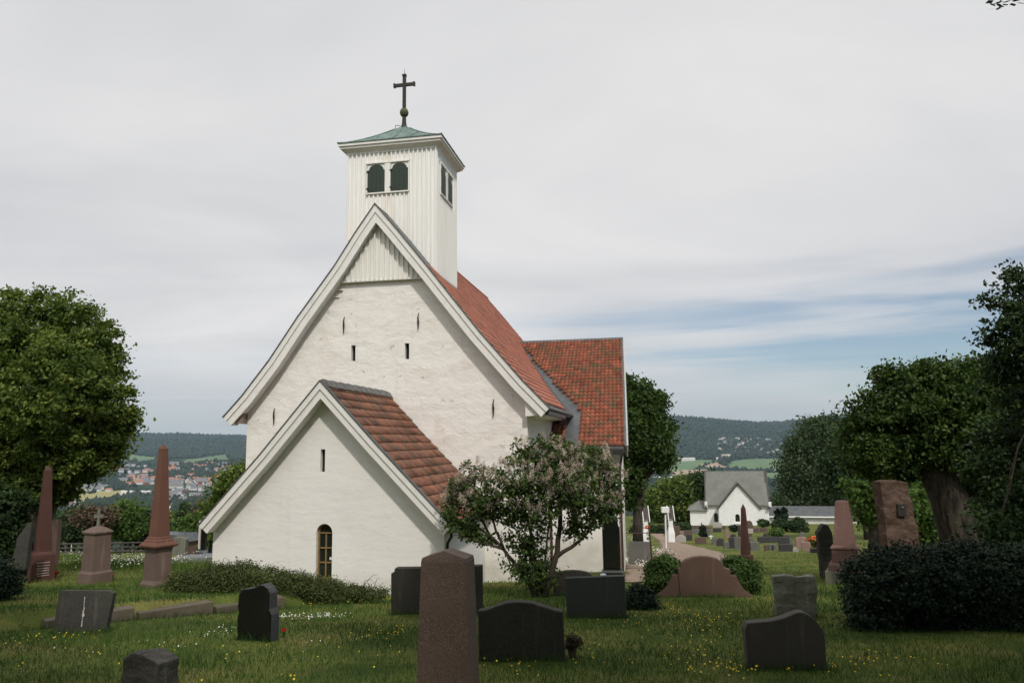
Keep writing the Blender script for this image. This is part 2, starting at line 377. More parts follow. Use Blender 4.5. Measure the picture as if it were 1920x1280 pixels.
def tiles(name, surf, width, length, cw, rh, mat_, parent, keep=None, amp=0.03, lip=0.03, seed=1):
    """clay tiles laid on surf(a, s) -> point, a across (0..width), s down the slope (0..length)"""
    rnd = random.Random(seed); V = []; F = []; T = []
    nr = int(length / rh); nc = int(width / cw); K = 6
    for j in range(nr):
        s0 = j * rh - 0.02; s1 = (j + 1) * rh
        for i in range(nc):
            ac = (i + .5) * cw; sc = (s0 + s1) / 2
            if keep and not keep(ac, sc): continue
            p0 = surf(ac, s0); p1 = surf(ac, s1); pa = surf(ac + .01, sc) - surf(ac - .01, sc); ps = p1 - p0
            n = ps.cross(pa).normalized()
            if n.z < 0: n = -n
            b = len(V); t = min(1, max(0, rnd.gauss(0.5, 0.2))); tw = rnd.uniform(-.006, .006); j0 = rnd.uniform(-.012, .012)
            for r_, s_, up in ((0, s0, 0.012), (1, s1 + j0, lip + 0.012), (2, s1 + j0, 0.0)):
                for k in range(K):
                    x = k / (K - 1); h = amp * (0.5 - 0.5 * cos(2 * pi * (x * 0.92 + 0.1))) if r_ < 2 else amp * (0.5 - 0.5 * cos(2 * pi * (x * 0.92 + 0.1))) - 0.02
                    V.append(tuple(surf(ac + (x - .5) * cw * 1.02, s_) + n * (h + up + tw * (x - .5) * 4 * (r_ > 0)))); T.append(t)
            for r_ in range(2):
                for k in range(K - 1): F.append((b + r_ * K + k, b + r_ * K + k + 1, b + (r_ + 1) * K + k + 1, b + (r_ + 1) * K + k))
    me = npmesh(name, V, F, T); o = link(name, me, mat_, parent); return o
def poly_surf(pts, y0):
    """surface swept along y from the polyline pts (x,z); s = arc length from pts[0]"""
    P = [Vector(p) for p in pts]; L = [0]
    for a, b in zip(P, P[1:]): L.append(L[-1] + (b - a).length)
    def f(a, s):
        i = 0
        while i < len(P) - 2 and s > L[i + 1]: i += 1
        t = (s - L[i]) / (L[i + 1] - L[i]); q = P[i].lerp(P[i + 1], t); return Vector((q.x, y0 + a, q.y))
    return f, L[-1]

CH = empty('church', (-4.096, 23.205, 0), radians(-10.6), 'white medieval stone church with red tiled roofs and a wooden bell tower', 'church')
GZ = -7.0
# --- nave
NR = [(-0.10, 7.52), (0.62, 6.66), (1.75, 5.24), (2.43, 4.36), (3.26, 3.30), (4.54, 1.80), (5.33, 0.98)]
NL = [(-0.10, 7.52), (-0.72, 6.66), (-1.42, 5.60), (-2.64, 4.00), (-3.56, 2.68), (-4.45, 1.58), (-5.10, 0.90)]
prof = NL[::-1] + NR[1:]           # left eave -> apex -> right eave
def inner(pts, o):
    P = [Vector(p) for p in pts]; out = []
    for i in range(len(P)):
        t = Vector((0, 0))
        if i > 0: t += (P[i] - P[i - 1]).normalized()
        if i < len(P) - 1: t += (P[i + 1] - P[i]).normalized()
        t.normalize(); n = Vector((t.y, -t.x)); out.append((P[i].x + n.x * o, P[i].y + n.y * o))
    return out
inn = inner(prof, 0.20)
def wallprof(inn, xl, xr, zb):
    pts = [(xr, zb)]
    def zat(x):
        for a, b in zip(inn, inn[1:]):
            if a[0] <= x <= b[0]: return a[1] + (b[1] - a[1]) * (x - a[0]) / (b[0] - a[0])
        return inn[0][1]
    pts.append((xr, zat(xr)))
    pts += [p for p in inn[::-1] if xl < p[0] < xr]
    pts += [(xl, zat(xl)), (xl, zb)]
    return pts
nw = MB().prism(wallprof(inn, -4.5, 4.6, GZ), 0, 15.6).build('nave_wall', M_wall, CH)
holes = MB()
for x, z in ((-0.93, 2.86), (0.84, 2.86)): holes.box(x - 0.07, x + 0.07, -0.5, 0.16, z - 0.25, z + 0.25)
cut(nw, holes)
for x, z in ((-0.93, 2.86), (0.84, 2.86)): MB().box(x - 0.11, x + 0.11, 0.145, 0.18, z - 0.3, z + 0.3).build('slit_dark_panel', M_dark, CH)
for x, z, h in ((-1.25, 3.77, 0.26), (1.21, 3.78, 0.26), (-3.56, 0.93, 0.26), (3.57, 1.03, 0.27)):
    MB().tube([(x, -0.045, z - h), (x + .015, -0.06, z - h * .4), (x + .012, -0.07, z), (x + .0, -0.06, z + h * .5), (x + 0.02, -0.04, z + h)], [0.014, 0.022, 0.032, 0.022, 0.012], 6).build('wall_anchor', M_iron, CH)
# patch of exposed stone below the board end
MB().box(-1.75, -1.30, -0.07, 0.02, 4.88, 4.93).box(-1.70, -1.42, -0.05, 0.02, 4.66, 4.69).build('stone_ledge', M_wall, CH, bevel=0.015)
# roof slab (bare sheet metal shows where the tiles stop)
MB().band(prof, 0.0, 0.16, -0.30, 15.75).build('roof_deck', M_lead, CH, merge=False)
sfR, lR = poly_surf(NR, -0.42); sfL, lL = poly_surf(NL, -0.42)
def keepN(a, s):
    p = sfR(a, s)
    if abs(p.x) < 1.62 and 0.85 < p.y < 3.6 and p.z > 5.2: return False
    if p.z > 5.45 and p.y < 0.95: return False
    if p.z < 4.55:
        yd = 3.9 + (12.2 - 3.9) * (p.z - 0.95) / (4.5 - 0.95)
        if p.y > yd: return False
    return True
tiles('roof_tiles', sfR, 16.2, lR, 0.21, 0.26, M_tile_n, CH, keepN, 0.026, 0.02, 3)
tiles('roof_tiles', sfL, 16.2, lL, 0.42, 0.36, M_tile_h, CH, lambda a, s: not (abs(sfL(a, s).x) < 1.7 and 0.85 < sfL(a, s).y < 3.6 and sfL(a, s).z > 5.1), 0.02, 0.03, 4)
rb = MB()
for k in range(46):
    y = 3.55 + k * 0.27
    if y > 15.6: break
    rb.tube([(-0.1, y, 7.50), (-0.1, y + 0.30, 7.52)], [0.11, 0.10], 8)
rb.build('ridge_cap', M_tile_h, CH)
# barge boards on the west gable, in two steps
MB().band(prof, -0.015, 0.15, -0.42, -0.36).band(prof, 0.15, 0.165, -0.395, -0.33).build('barge_board', M_trim, CH, merge=False)
MB().band(prof, 0.165, 0.36, -0.385, -0.29).build('barge_board', M_trim, CH, merge=False)
MB().band(prof, 0.30, 0.34, -0.29, 0.03).build('verge_soffit', M_trim, CH, merge=False)
MB().band(prof, -0.03, 0.0, -0.45, -0.34).build('verge_flashing', M_lead, CH, merge=False)
MB().band(prof, 0.0, 0.42, 15.80, 15.86).build('barge_board', M_trim, CH, merge=False)
# eaves: boxed feet
MB().add([(-5.0, -.28, .74), (-4.49, -.28, .70), (-4.49, -.28, 1.45), (-5.0, 15, .74), (-4.49, 15, .70), (-4.49, 15, 1.45)], [(0, 1, 2), (3, 5, 4), (0, 3, 4, 1), (1, 4, 5, 2), (0, 2, 5, 3)]).build('eave_box', M_soff, CH)
MB().add([(5.10, -.28, .80), (4.59, -.28, .76), (4.59, -.28, 1.55), (5.10, 5.9, .80), (4.59, 5.9, .76), (4.59, 5.9, 1.55)], [(0, 2, 1), (3, 4, 5), (0, 1, 4, 3), (1, 2, 5, 4), (0, 3, 5, 2)]).build('eave_box', M_wall2, CH)
MB().box(5.16, 5.30, -0.30, 3.9, 0.78, 0.90).build('gutter', M_lead, CH, bevel=0.02)
# boarded gable triangle
gb = MB(); zb = 5.15
tri = [p for p in inner(prof, 0.30)]
def gz(x):
    for a, b in zip(tri, tri[1:]):
        if a[0] <= x <= b[0]: return a[1] + (b[1] - a[1]) * (x - a[0]) / (b[0] - a[0])
    return 0
xs = np.arange(-1.62, 1.60, 0.155)
pts = [(-1.6, zb), (1.52, zb)] + [p for p in tri[::-1] if p[1] > zb and abs(p[0]) < 1.6]
gb.prism(pts, -0.10, 0.01)
for x in xs:
    zt = min(gz(x), gz(x + .05))
    if zt > zb + .05: gb.box(x, x + 0.045, -0.15, -0.098, zb, zt + .1)
gb.box(-1.66, 1.58, -0.135, 0.0, zb - 0.035, zb - 0.002)
gb.build('gable_boarding', M_wood, CH, merge=False)
# --- tower
TX0, TX1, TY0, TY1 = -1.62, 1.48, 1.0, 3.50
tw = MB().box(TX0, TX1, TY0, TY1, 4.6, 9.95)
for x in np.arange(TX0, TX1 + .01, 0.155):
    for y, s in ((TY0, -1), (TY1, 1)):
        blocked = -0.97 < x < 0.58
        for za, zc_ in (((4.7, 8.32), (9.47, 9.93)) if blocked else ((4.7, 9.93),)):
            tw.box(x - .024, x + .024, min(y, y + s * .05), max(y, y + s * .05), za, zc_)
for y in np.arange(TY0 + .02, TY1 + .01, 0.155):
    for x, s in ((TX0, -1), (TX1, 1)):
        blocked = 1.27 < y < 3.13
        for za, zc_ in (((4.7, 8.32), (9.47, 9.93)) if blocked else ((4.7, 9.93),)):
            tw.box(min(x, x + s * .05), max(x, x + s * .05), y - .024, y + .024, za, zc_)
tw.build('tower_wall', M_tower, CH, merge=False)
MB().add([(TX1 + .03, 0.98, 5.2), (TX1 + .03, 3.55, 5.2), (TX1 + .22, 3.72, 5.02), (TX1 + .22, 0.98, 5.02)], [(0, 1, 2, 3)]).build('tower_flashing', M_tower, CH)
# louvres: arched shutters in pairs
def shutter_pts(w_, h_):
    p = [(-w_ / 2, 0), (w_ / 2, 0), (w_ / 2, h_ * .80), (w_ * .43, h_ * .80)]
    for k in range(1, 10):
        a = pi * k / 10; p.append((cos(a) * w_ * .42, h_ * .82 + sin(a) * h_ * .17))
    p += [(-w_ * .43, h_ * .80), (-w_ / 2, h_ * .80)]; return p
def shutter(cx, cz, w_, h_, place):
    s = MB().prism(shutter_pts(w_, h_), -0.05, 0.0)
    for k in range(1, 4): s.box(-w_ / 2 + w_ * k / 4 - .004, -w_ / 2 + w_ * k / 4 + .004, -0.058, -0.05, 0.02, h_ * .8)
    o = s.build('shutter', M_shut, CH, merge=False); o.matrix_local = place @ Matrix.Translation((cx, 0, cz))
    for z in (0.12, h_ * .72): MB().box(-w_ / 2 - .04, -w_ / 2 + .05, -0.075, -0.05, z, z + .05).build('hinge', M_iron, o, merge=False)
def louvre_frame(cxs, w_, h_, z, place):
    f = MB(); a = cxs[0] - w_ / 2; b = cxs[1] + w_ / 2
    f.box(a - .05, b + .05, -0.085, -0.0, z + h_ + .02, z + h_ + .065)
    f.box(a - .04, b + .04, -0.075, -0.0, z - .05, z - .005)
    f.box(cxs[0] + w_ / 2 + .012, cxs[1] - w_ / 2 - .012, -0.07, 0, z, z + h_ + .02)
    f.box(a - .05, a - .012, -0.06, 0, z, z + h_ + .02); f.box(b + .012, b + .05, -0.06, 0, z, z + h_ + .02)
    for cx in cxs:   # white spandrels over the shutter heads
        pp = shutter_pts(w_, h_)[3:-1]
        f.prism([(cx + w_ / 2, z + h_ * .80), (cx + w_ / 2, z + h_ + .02), (cx - w_ / 2, z + h_ + .02), (cx - w_ / 2, z + h_ * .80)] + [(cx + p[0], z + p[1]) for p in pp[::-1]], -0.035, 0)
    o = f.build('louvre_frame', M_wood, CH, merge=False); o.matrix_local = place
pf = Matrix.Translation((0, TY0 - .005, 0)); pr = Matrix.Translation((TX1 + .005, 0, 0)) @ Matrix.Rotation(pi / 2, 4, 'Z')
for cx in (-0.60, 0.22): shutter(cx, 8.40, 0.60, 0.99, pf)
louvre_frame((-0.60, 0.22), 0.60, 0.99, 8.40, pf)
for cx in (1.72, 2.56): shutter(cx, 8.38, 0.60, 0.99, pr)
louvre_frame((1.72, 2.56), 0.60, 0.99, 8.38, pr)
# cornice, copper roof, ball and cross
cx, cy = (TX0 + TX1) / 2, (TY0 + TY1) / 2; hx = (TX1 - TX0) / 2; hy = (TY1 - TY0) / 2
def ring(mb, lv):
    vs = []
    for o, z in lv: vs += [(cx - hx - o, cy - hy - o, z), (cx + hx + o, cy - hy - o, z), (cx + hx + o, cy + hy + o, z), (cx - hx - o, cy + hy + o, z)]
    fs = []
    for i in range(len(lv) - 1):
        for j in range(4): fs.append((4 * i + j, 4 * i + (j + 1) % 4, 4 * i + 4 + (j + 1) % 4, 4 * i + 4 + j))
    fs += [(3, 2, 1, 0), tuple(range(4 * len(lv) - 4, 4 * len(lv)))]
    mb.add(vs, fs)
c1 = MB(); ring(c1, [(0.035, 9.80), (0.05, 9.86), (0.20, 9.97), (0.22, 9.97), (0.22, 10.03), (0.27, 10.05), (0.27, 10.14)]); c1.build('cornice', M_trim, CH)
cr = MB(); lv = [(0.30, 10.145), (0.30, 10.165)]
for t in np.linspace(0.0, 1, 9)[1:]:
    k = 1 - t; o = -hx + (hx + .30) * k; z = 10.165 + 1.13 * (0.62 * t + 0.38 * t ** 2)
    lv.append((o, z))
vs = []
for o, z in lv:
    k = (o + hx) / hx; oy = hy * k if o < 0.29 else hy + o
    ox = hx * k if o < 0.29 else hx + o
    vs += [(cx - ox, cy - oy, z), (cx + ox, cy - oy, z), (cx + ox, cy + oy, z), (cx - ox, cy + oy, z)]
fs = [(4 * i + j, 4 * i + (j + 1) % 4, 4 * i + 4 + (j + 1) % 4, 4 * i + 4 + j) for i in range(len(lv) - 1) for j in range(4)] + [(3, 2, 1, 0)]
cr.add(vs, fs)
def roofpt(fx, side, t):
    i = 1 + t * 7; i0 = int(min(i, len(lv) - 2)); f = i - i0
    a = Vector(vs[4 * i0 + side]).lerp(Vector(vs[4 * i0 + (side + 1) % 4]), fx); b = Vector(vs[4 * i0 + 4 + side]).lerp(Vector(vs[4 * i0 + 4 + (side + 1) % 4]), fx)
    return a.lerp(b, f)
for side in range(4):
    for fx in (0.0, 0.17, 0.34, 0.5, 0.66, 0.83):
        # standing seams run up the slope; the outer ones end at the hip
        p0 = roofpt(fx, side, 0); tmax = 1.0 if fx in (0.0, 0.5) else 1 - abs(fx - .5) * 2
        P = []
        for k in range(8):
            t = tmax * k / 7 * 0.97; L_ = vs and (1 - t)
            ff = fx if fx == 0.0 else 0.5 + (fx - 0.5) / max(1 - t, 0.03) * 1.0
            ff = min(max(ff, 0), 1); P.append(roofpt(ff, side, t) + Vector((0, 0, 0.012)))
        cr.tube(P, 0.013, 5)
cr.build('tower_roof', M_copper, CH, merge=False)
sp = MB().lathe([(0.16, 11.1), (0.09, 11.3), (0.075, 11.45), (0.07, 11.66)], 10, (cx, cy, 0)).build('spire_pole', M_iron, CH, smooth=False)
MB().lathe([(0.04, 11.60), (0.12, 11.64), (0.155, 11.73), (0.155, 11.79), (0.12, 11.88), (0.04, 11.92)], 14, (cx, cy, 0)).build('spire_ball', M_ball, CH, smooth=True)
xc = MB().box(cx - .055, cx + .055, cy - .045, cy + .045, 11.92, 13.16).box(cx - .36, cx - .055, cy - .04, cy + .04, 12.76, 12.87).box(cx + .055, cx + .36, cy - .04, cy + .04, 12.76, 12.87)
xc.box(cx - .40, cx - .34, cy - .055, cy + .055, 12.74, 12.89).box(cx + .34, cx + .40, cy - .055, cy + .055, 12.74, 12.89).box(cx - .07, cx + .07, cy - .06, cy + .06, 13.14, 13.21)
xc.build('spire_cross', M_iron, CH, merge=False)
MB().tube([(cx, cy, 13.18), (cx, cy, 13.45)], [0.012, 0.004], 5).build('lightning_rod', M_iron, CH)
MB().tube([(cx - .25, cy - .2, 11.02), (cx - .25, cy - .2, 11.22), (cx - .1, cy - .1, 11.24)], 0.012, 5).build('roof_hook', M_iron, CH)
# --- porch in front (west)
PR = [(0.20, 1.56), (1.59, 0.08), (3.56, -1.93)]; PL = [(0.20, 1.56), (-1.36, -0.24), (-2.95, -1.95)]
pprof = PL[::-1] + PR[1:]; pin = inner(pprof, 0.17)
pw = MB().prism(wallprof(pin, -2.80, 3.28, GZ), -4.37, 0.05).build('porch_wall', M_wall2, CH)
hb = MB().box(0.07, 0.19, -5, -4.24, -0.66, -0.10)
arch = [(0.0, -3.27), (0.42, -3.27), (0.42, -2.14)] + [(0.21 + cos(pi * k / 10) * .21, -2.14 + sin(pi * k / 10) * .22) for k in range(1, 10)] + [(0.0, -2.14)]
hb.prism(arch, -5, -4.15); cut(pw, hb)
MB().box(0.03, 0.23, -4.25, -4.2, -0.70, -0.06).build('slit_dark_panel', M_dark, CH)
wf = MB()   # arched window: golden frame, panes in 2 x 3 plus the head
ai = [(0.21 + (x - .21) * .80, z + (0.05 if z < -3 else 0)) for x, z in arch]
n_ = len(arch); a2 = [(0.21 + (x - .21) * .99, z) for x, z in arch]; i2 = [(0.21 + (x - .21) * .80, (z if z > -2.2 else -3.21) if z < -2.15 else -2.14 + (z + 2.14) * .8) for x, z in arch]
vv = [(x, -4.27, z) for x, z in a2] + [(x, -4.27, z) for x, z in i2] + [(x, -4.21, z) for x, z in a2] + [(x, -4.21, z) for x, z in i2]
ff_ = []
for i in range(n_):
    j = (i + 1) % n_; ff_ += [(i, j, n_ + j, n_ + i), (n_ + i, n_ + j, 3 * n_ + j, 3 * n_ + i), (j, i, 2 * n_ + i, 2 * n_ + j)]
wf.add(vv, ff_); wf.box(0.195, 0.225, -4.262, -4.215, -3.21, -2.16)
for z in (-2.88, -2.53, -2.17): wf.box(0.045, 0.375, -4.258, -4.217, z, z + .03)
wf.box(-0.01, 0.43, -4.40, -4.2, -3.31, -3.262)
wo_ = wf.build('window', M_frame, CH, merge=False)
MB().prism([(x, z) for x, z in i2], -4.225, -4.222).build('pane', M_glass, wo_)
MB().box(0.30, 0.36, -4.24, -4.228, -2.80, -2.74).build('notice', M_trim, wo_)
MB().band(pprof, 0.0, 0.13, -4.60, 0.0).build('porch_roof_deck', M_lead, CH, merge=False)
for P_, sd_ in ((PR, 7), (PL, 8)):
    f_, l_ = poly_surf(P_, -4.66); tiles('porch_roof_tiles', f_, 4.64, l_, 0.20, 0.30, M_tile_p, CH, None, 0.012, 0.026, sd_)
rt = MB()
for k in range(9):
    y = -4.62 + k * 0.515; rt.add([(0.20 + x, yy, z + 1.60 + dz_) for yy, dz_ in ((y, 0.02), (y + .54, 0.0)) for x, z in ((-.20, -.17), (-.10, -.02), (0, .03), (.10, -.02), (.20, -.17))], [(i, i + 1, i + 6, i + 5) for i in range(4)] + [(4, 3, 2, 1, 0)])
rt.build('porch_ridge_tiles', M_ridge, CH)
MB().band(pprof, -0.02, 0.12, -4.78, -4.70).band(pprof, 0.12, 0.145, -4.75, -4.68).build('porch_barge_board', M_trim, CH, merge=False)
MB().band(pprof, 0.14, 0.275, -4.745, -4.65).build('porch_barge_board', M_trim, CH, merge=False)
MB().band(pprof, 0.24, 0.27, -4.65, -4.33).build('porch_verge_soffit', M_trim, CH, merge=False)
MB().band(pprof, -0.035, -0.005, -4.795, -4.66).build('porch_verge_flashing', M_lead, CH, merge=False)
MB().tube([(3.50, -4.6, -2.05), (3.50, -0.1, -2.08)], 0.055, 8).build('porch_gutter', M_iron, CH)
MB().tube([(3.48, -4.5, -2.07), (3.46, -4.42, -2.20), (3.34, -4.32, -2.36), (3.33, -4.30, -2.5), (3.33, -4.30, -4.2)], 0.035, 8).build('porch_downpipe', M_iron, CH)
# --- transept on the right
TEY, TEZ, TRY, TRZ, TXR = 4.3, -0.22, 12.2, 4.60, 7.03
dy_, dz_2 = TRY - TEY, TRZ - TEZ; TL = sqrt(dy_ ** 2 + dz_2 ** 2)
def tsurf(a, s): t = s / TL; return Vector((TXR - a, TRY - dy_ * t, TRZ - dz_2 * t))
td = MB().add([(1.9, TRY, TRZ), (TXR - .05, TRY, TRZ), (TXR - .05, TEY, TEZ), (1.9, TEY, TEZ), (1.9, TRY, TRZ - .16), (TXR - .05, TRY, TRZ - .16), (TXR - .05, TEY, TEZ - .16), (1.9, TEY, TEZ - .16)],
              [(0, 3, 2, 1), (4, 5, 6, 7), (2, 3, 7, 6), (1, 2, 6, 5), (0, 1, 5, 4), (0, 4, 7, 3)])
td.add([(1.0, TRY, TRZ), (TXR - .05, TRY, TRZ), (TXR - .05, 18.5, -0.2), (1.0, 18.5, -0.2)], [(0, 1, 2, 3)])
td.build('transept_roof_deck', M_lead, CH, merge=False)
def keepT(a, s):
    p = tsurf(a, s)
    if p.y > 6.6: return p.x > 2.25 + (5.42 - 2.25) * (12.2 - p.y) / (12.2 - 6.6)
    return p.x > 5.46 or (p.x < 5.02 and p.x > 4.4 and p.z < 0.75)
tiles('transept_roof_tiles', tsurf, 5.2, TL, 0.158, 0.287, M_tile_t, CH, lambda a, s: keepT(a, s) and tsurf(a, s).x > 5.2 or keepT(a, s) and tsurf(a, s).y > 6.6, 0.055, 0.05, 11)
tiles('lower_roof_tiles', tsurf, 5.2, TL, 0.158, 0.287, M_tile_t, CH, lambda a, s: keepT(a, s) and tsurf(a, s).x < 5.2 and tsurf(a, s).y < 6.6, 0.06, 0.05, 12)
MB().tube([(2.0, TRY, TRZ + .03), (TXR, TRY, TRZ + .03)], 0.085, 10).build('transept_ridge_cap', M_lead, CH)
vg = MB()
sl = [(TRY, TRZ), (TEY - .05, TEZ - .03)]
def slab(mb, x0, x1, o0, o1):
    d = Vector((sl[1][0] - sl[0][0], sl[1][1] - sl[0][1])).normalized(); n = Vector((d.y, -d.x));
    if n.y > 0: n = -n
    A = [(x, sl[k][0] + n.x * o, sl[k][1] + n.y * o) for x in (x0, x1) for k in (0, 1) for o in (o0, o1)]
    mb.add(A, [(0, 1, 3, 2), (4, 6, 7, 5), (0, 2, 6, 4), (1, 5, 7, 3), (0, 4, 5, 1), (2, 3, 7, 6)])
slab(vg, 6.99, 7.06, -0.10, 0.32); vg.build('transept_verge_board', M_lead, CH)
vg = MB(); slab(vg, 7.06, 7.10, -0.12, 0.34); slab(vg, 7.10, 7.12, -0.12, 0.12)
vg.build('transept_barge_board', M_wbar, CH, merge=False)
tw_ = MB().add([(x, y, z) for x in (4.2, 6.86) for y, z in ((4.72, GZ), (17.5, GZ), (17.5, 0.4), (12.2, 4.3), (4.72, -0.12))],
               [(0, 1, 2, 3, 4), (9, 8, 7, 6, 5), (0, 5, 6, 1), (1, 6, 7, 2), (2, 7, 8, 3), (3, 8, 9, 4), (4, 9, 5, 0)]).build('transept_wall', M_wall2, CH)
wn = [(5.12, -3.0), (5.50, -3.0), (5.50, -1.35), (5.46, -1.2), (5.31, -1.08), (5.16, -1.2), (5.12, -1.35)]
cut(tw_, MB().prism(wn, 4.3, 5.0))
t_w = MB().box(5.10, 5.52, 4.86, 4.9, -3.05, -1.05).build('window', M_glass, CH)
MB().box(5.295, 5.325, 4.83, 4.86, -3.0, -1.1).box(5.12, 5.50, 4.83, 4.86, -2.4, -2.37).box(5.12, 5.50, 4.83, 4.86, -1.8, -1.77).build('muntin', M_frame, t_w, merge=False)
MB().box(4.62, 6.95, 4.22, 4.36, TEZ - .25, TEZ - .06).build('transept_gutter', M_iron, CH)
MB().tube([(6.90, 4.3, -0.4), (6.85, 4.6, -0.7), (6.80, 4.64, -0.9), (6.80, 4.64, -4.6)], 0.04, 8).build('transept_downpipe', M_pipe, CH)
MB().tube([(5.23, 3.9, 0.80), (5.1, 4.1, 0.62), (4.72, 4.25, 0.25), (4.66, 4.3, 0.0), (4.66, 4.3, -4.4)], 0.045, 8).build('downpipe', M_pipe, CH)
# north porch roof peeping out on the far left
MB().add([(-4.45, 7.2, 0.4), (-4.45, 7.2, -0.45), (-5.05, 7.2, -0.62), (-4.45, 10, 0.4), (-4.45, 10, -0.45), (-5.05, 10, -0.62)], [(0, 1, 2), (3, 5, 4), (0, 3, 4, 1), (1, 4, 5, 2), (0, 2, 5, 3)]).build('side_roof', M_tile_h, CH)
# the transept stands slightly askew: swing its near end outwards
for o_ in [c for c in CH.children if c.name.startswith('transept') or c.name.startswith('lower_roof')]:
    for v_ in o_.data.vertices:
        if v_.co.x > 3.0: v_.co.x += 0.036 * (12.2 - v_.co.y) * min(1, max(0, (v_.co.x - 3.0) / 3.5))
# ------------------------------------------------------------------ terrain
M_ground = None
def groundmat():
    m = bpy.data.materials.new('turf'); m.use_nodes = True; q = N(m.node_tree); m.node_tree.nodes.clear()
    v = q.new('ShaderNodeTexCoord').outputs['Object']
    c = q.ramp(q.noise(v, 0.55, 6, 0.62, 0.4), [(0.34, (0.055, 0.08, 0.018)), (0.5, (0.115, 0.14, 0.030)), (0.66, (0.20, 0.18, 0.055))])
    c = q.mix(q.math('MULTIPLY', q.smooth(q.noise(v, 1.9, 5, 0.65), 0.56, 0.72), 0.6), c, (0.17, 0.135, 0.062))
    c = q.mix(q.math('MULTIPLY', q.smooth(q.noise(v, 38, 3, 0.7), 0.35, 0.7), 0.5), c, (0.03, 0.045, 0.012))
    c2 = q.ramp(q.noise(v, 0.012, 6, 0.65, 0.5), [(0.35, (0.022, 0.042, 0.022)), (0.55, (0.032, 0.055, 0.026)), (0.7, (0.06, 0.09, 0.035))])
    s = q.new('ShaderNodeSeparateXYZ'); q.link(v, s.inputs[0])
    far = q.smooth(s.outputs[1], 125, 200); c = q.mix(far, c, c2)
    p = q.new('ShaderNodeBsdfPrincipled', i_Roughness=0.95); p.inputs['Specular IOR Level'].default_value = 0.1; q.link(c, p.inputs['Base Color'])
    b = q.new('ShaderNodeBump', i_Strength=0.7, i_Distance=0.05); q.link(q.noise(v, 14, 6, 0.7), b.inputs['Height']); q.link(b.outputs[0], p.inputs['Normal'])
    o = q.new('ShaderNodeOutputMaterial'); q.link(p.outputs[0], o.inputs[0]); return m
th = np.concatenate([np.linspace(-0.75, 0.75, 420), np.linspace(0.75, 2 * pi - 0.75, 120)[1:-1]])
rr = np.concatenate([[0.0], np.geomspace(1.0, 30, 190), np.geomspace(30, 9000, 330)[1:]])
TH, RR = np.meshgrid(th, rr); X = np.sin(TH) * RR; Y = np.cos(TH) * RR
back = Y < 0
Z = H(X, Y)
nt_ = len(th); V = np.stack([X.ravel(), Y.ravel(), Z.ravel()], 1); I = np.arange(len(rr) * nt_).reshape(len(rr), nt_)
J = np.roll(I, -1, 1)
F = np.stack([I[:-1], J[:-1], J[1:], I[1:]], -1).reshape(-1, 4)
M_ground = groundmat()
tag(link('ground', npmesh('ground', V, F, smooth=True), M_ground), kind='structure')

def inpoly(x, y, P):
    r = np.zeros(np.shape(x), bool); n = len(P)
    for i in range(n):
        x0, y0 = P[i][:2]; x1, y1 = P[(i + 1) % n][:2]
        if y0 == y1: continue
        c = ((y0 > y) != (y1 > y)) & (x < (x1 - x0) * (y - y0) / (y1 - y0) + x0); r ^= c
    return r
def drape(name, px, m, lift, step, wob=0.15):
    P = [G(*p) for p in px]; xs = [p.x for p in P]; ys = [p.y for p in P]
    gx = np.arange(min(xs) - step, max(xs) + step, step); gy = np.arange(min(ys) - step, max(ys) + step, step)
    A, B = np.meshgrid(gx, gy); wx = wob * fbm(A, B, 1.1 / max(step * 3, .3), 4); wy = wob * fbm(A, B, 1.1 / max(step * 3, .3), 9)
    ins = inpoly(A + wx, B + wy, P); z = H(A, B) + lift
    I = np.arange(A.size).reshape(A.shape); k = ins[:-1, :-1]
    F = np.stack([I[:-1, :-1][k], I[:-1, 1:][k], I[1:, 1:][k], I[1:, :-1][k]], 1)
    if len(F) == 0: return
    u, inv = np.unique(F, return_inverse=True); V = np.stack([A.ravel(), B.ravel(), z.ravel()], 1)[u]
    return tag(link(name, npmesh(name, V, inv.reshape(F.shape)), m), kind='structure')
M_path = mat('gravel_path', [(0.3, (0.21, 0.15, 0.105)), (0.7, (0.32, 0.245, 0.18))], 2.5, 6, bump=0.4, bscale=40, speck=(0.5, 0.7, (0.16, 0.12, 0.09)), sscale=60)
M_asph = mat('worn_asphalt', [(0.3, (0.13, 0.13, 0.135)), (0.7, (0.19, 0.19, 0.195))], 1.5, 5, bump=0.2, bscale=60)
drape('path', [(1168, 1092), (1172, 1058), (1205, 1048), (1228, 1038), (1240, 1026), (1234, 1012), (1219, 1002), (1216, 994), (1243, 992), (1244, 1004), (1262, 1014), (1300, 1023), (1345, 1034), (1372, 1046), (1362, 1058), (1300, 1066), (1240, 1092)], M_path, 0.03, 0.10, 0.25)
drape('road', [(296, 1064), (300, 1052), (340, 1041), (400, 1031), (480, 1020), (560, 1014), (560, 1030), (480, 1050), (410, 1064)], M_asph, 0.03, 0.2, 0.1)
M_f = {'yellow': mat('ripe_field', [(0.3, (0.26, 0.235, 0.085)), (0.7, (0.32, 0.28, 0.11))], 0.02, coord='Object'),
       'green': mat('green_field', [(0.3, (0.085, 0.145, 0.06)), (0.7, (0.12, 0.18, 0.075))], 0.01),
       'tan': mat('ploughed_field', [(0.3, (0.30, 0.22, 0.15)), (0.7, (0.36, 0.275, 0.2))], 0.01)}
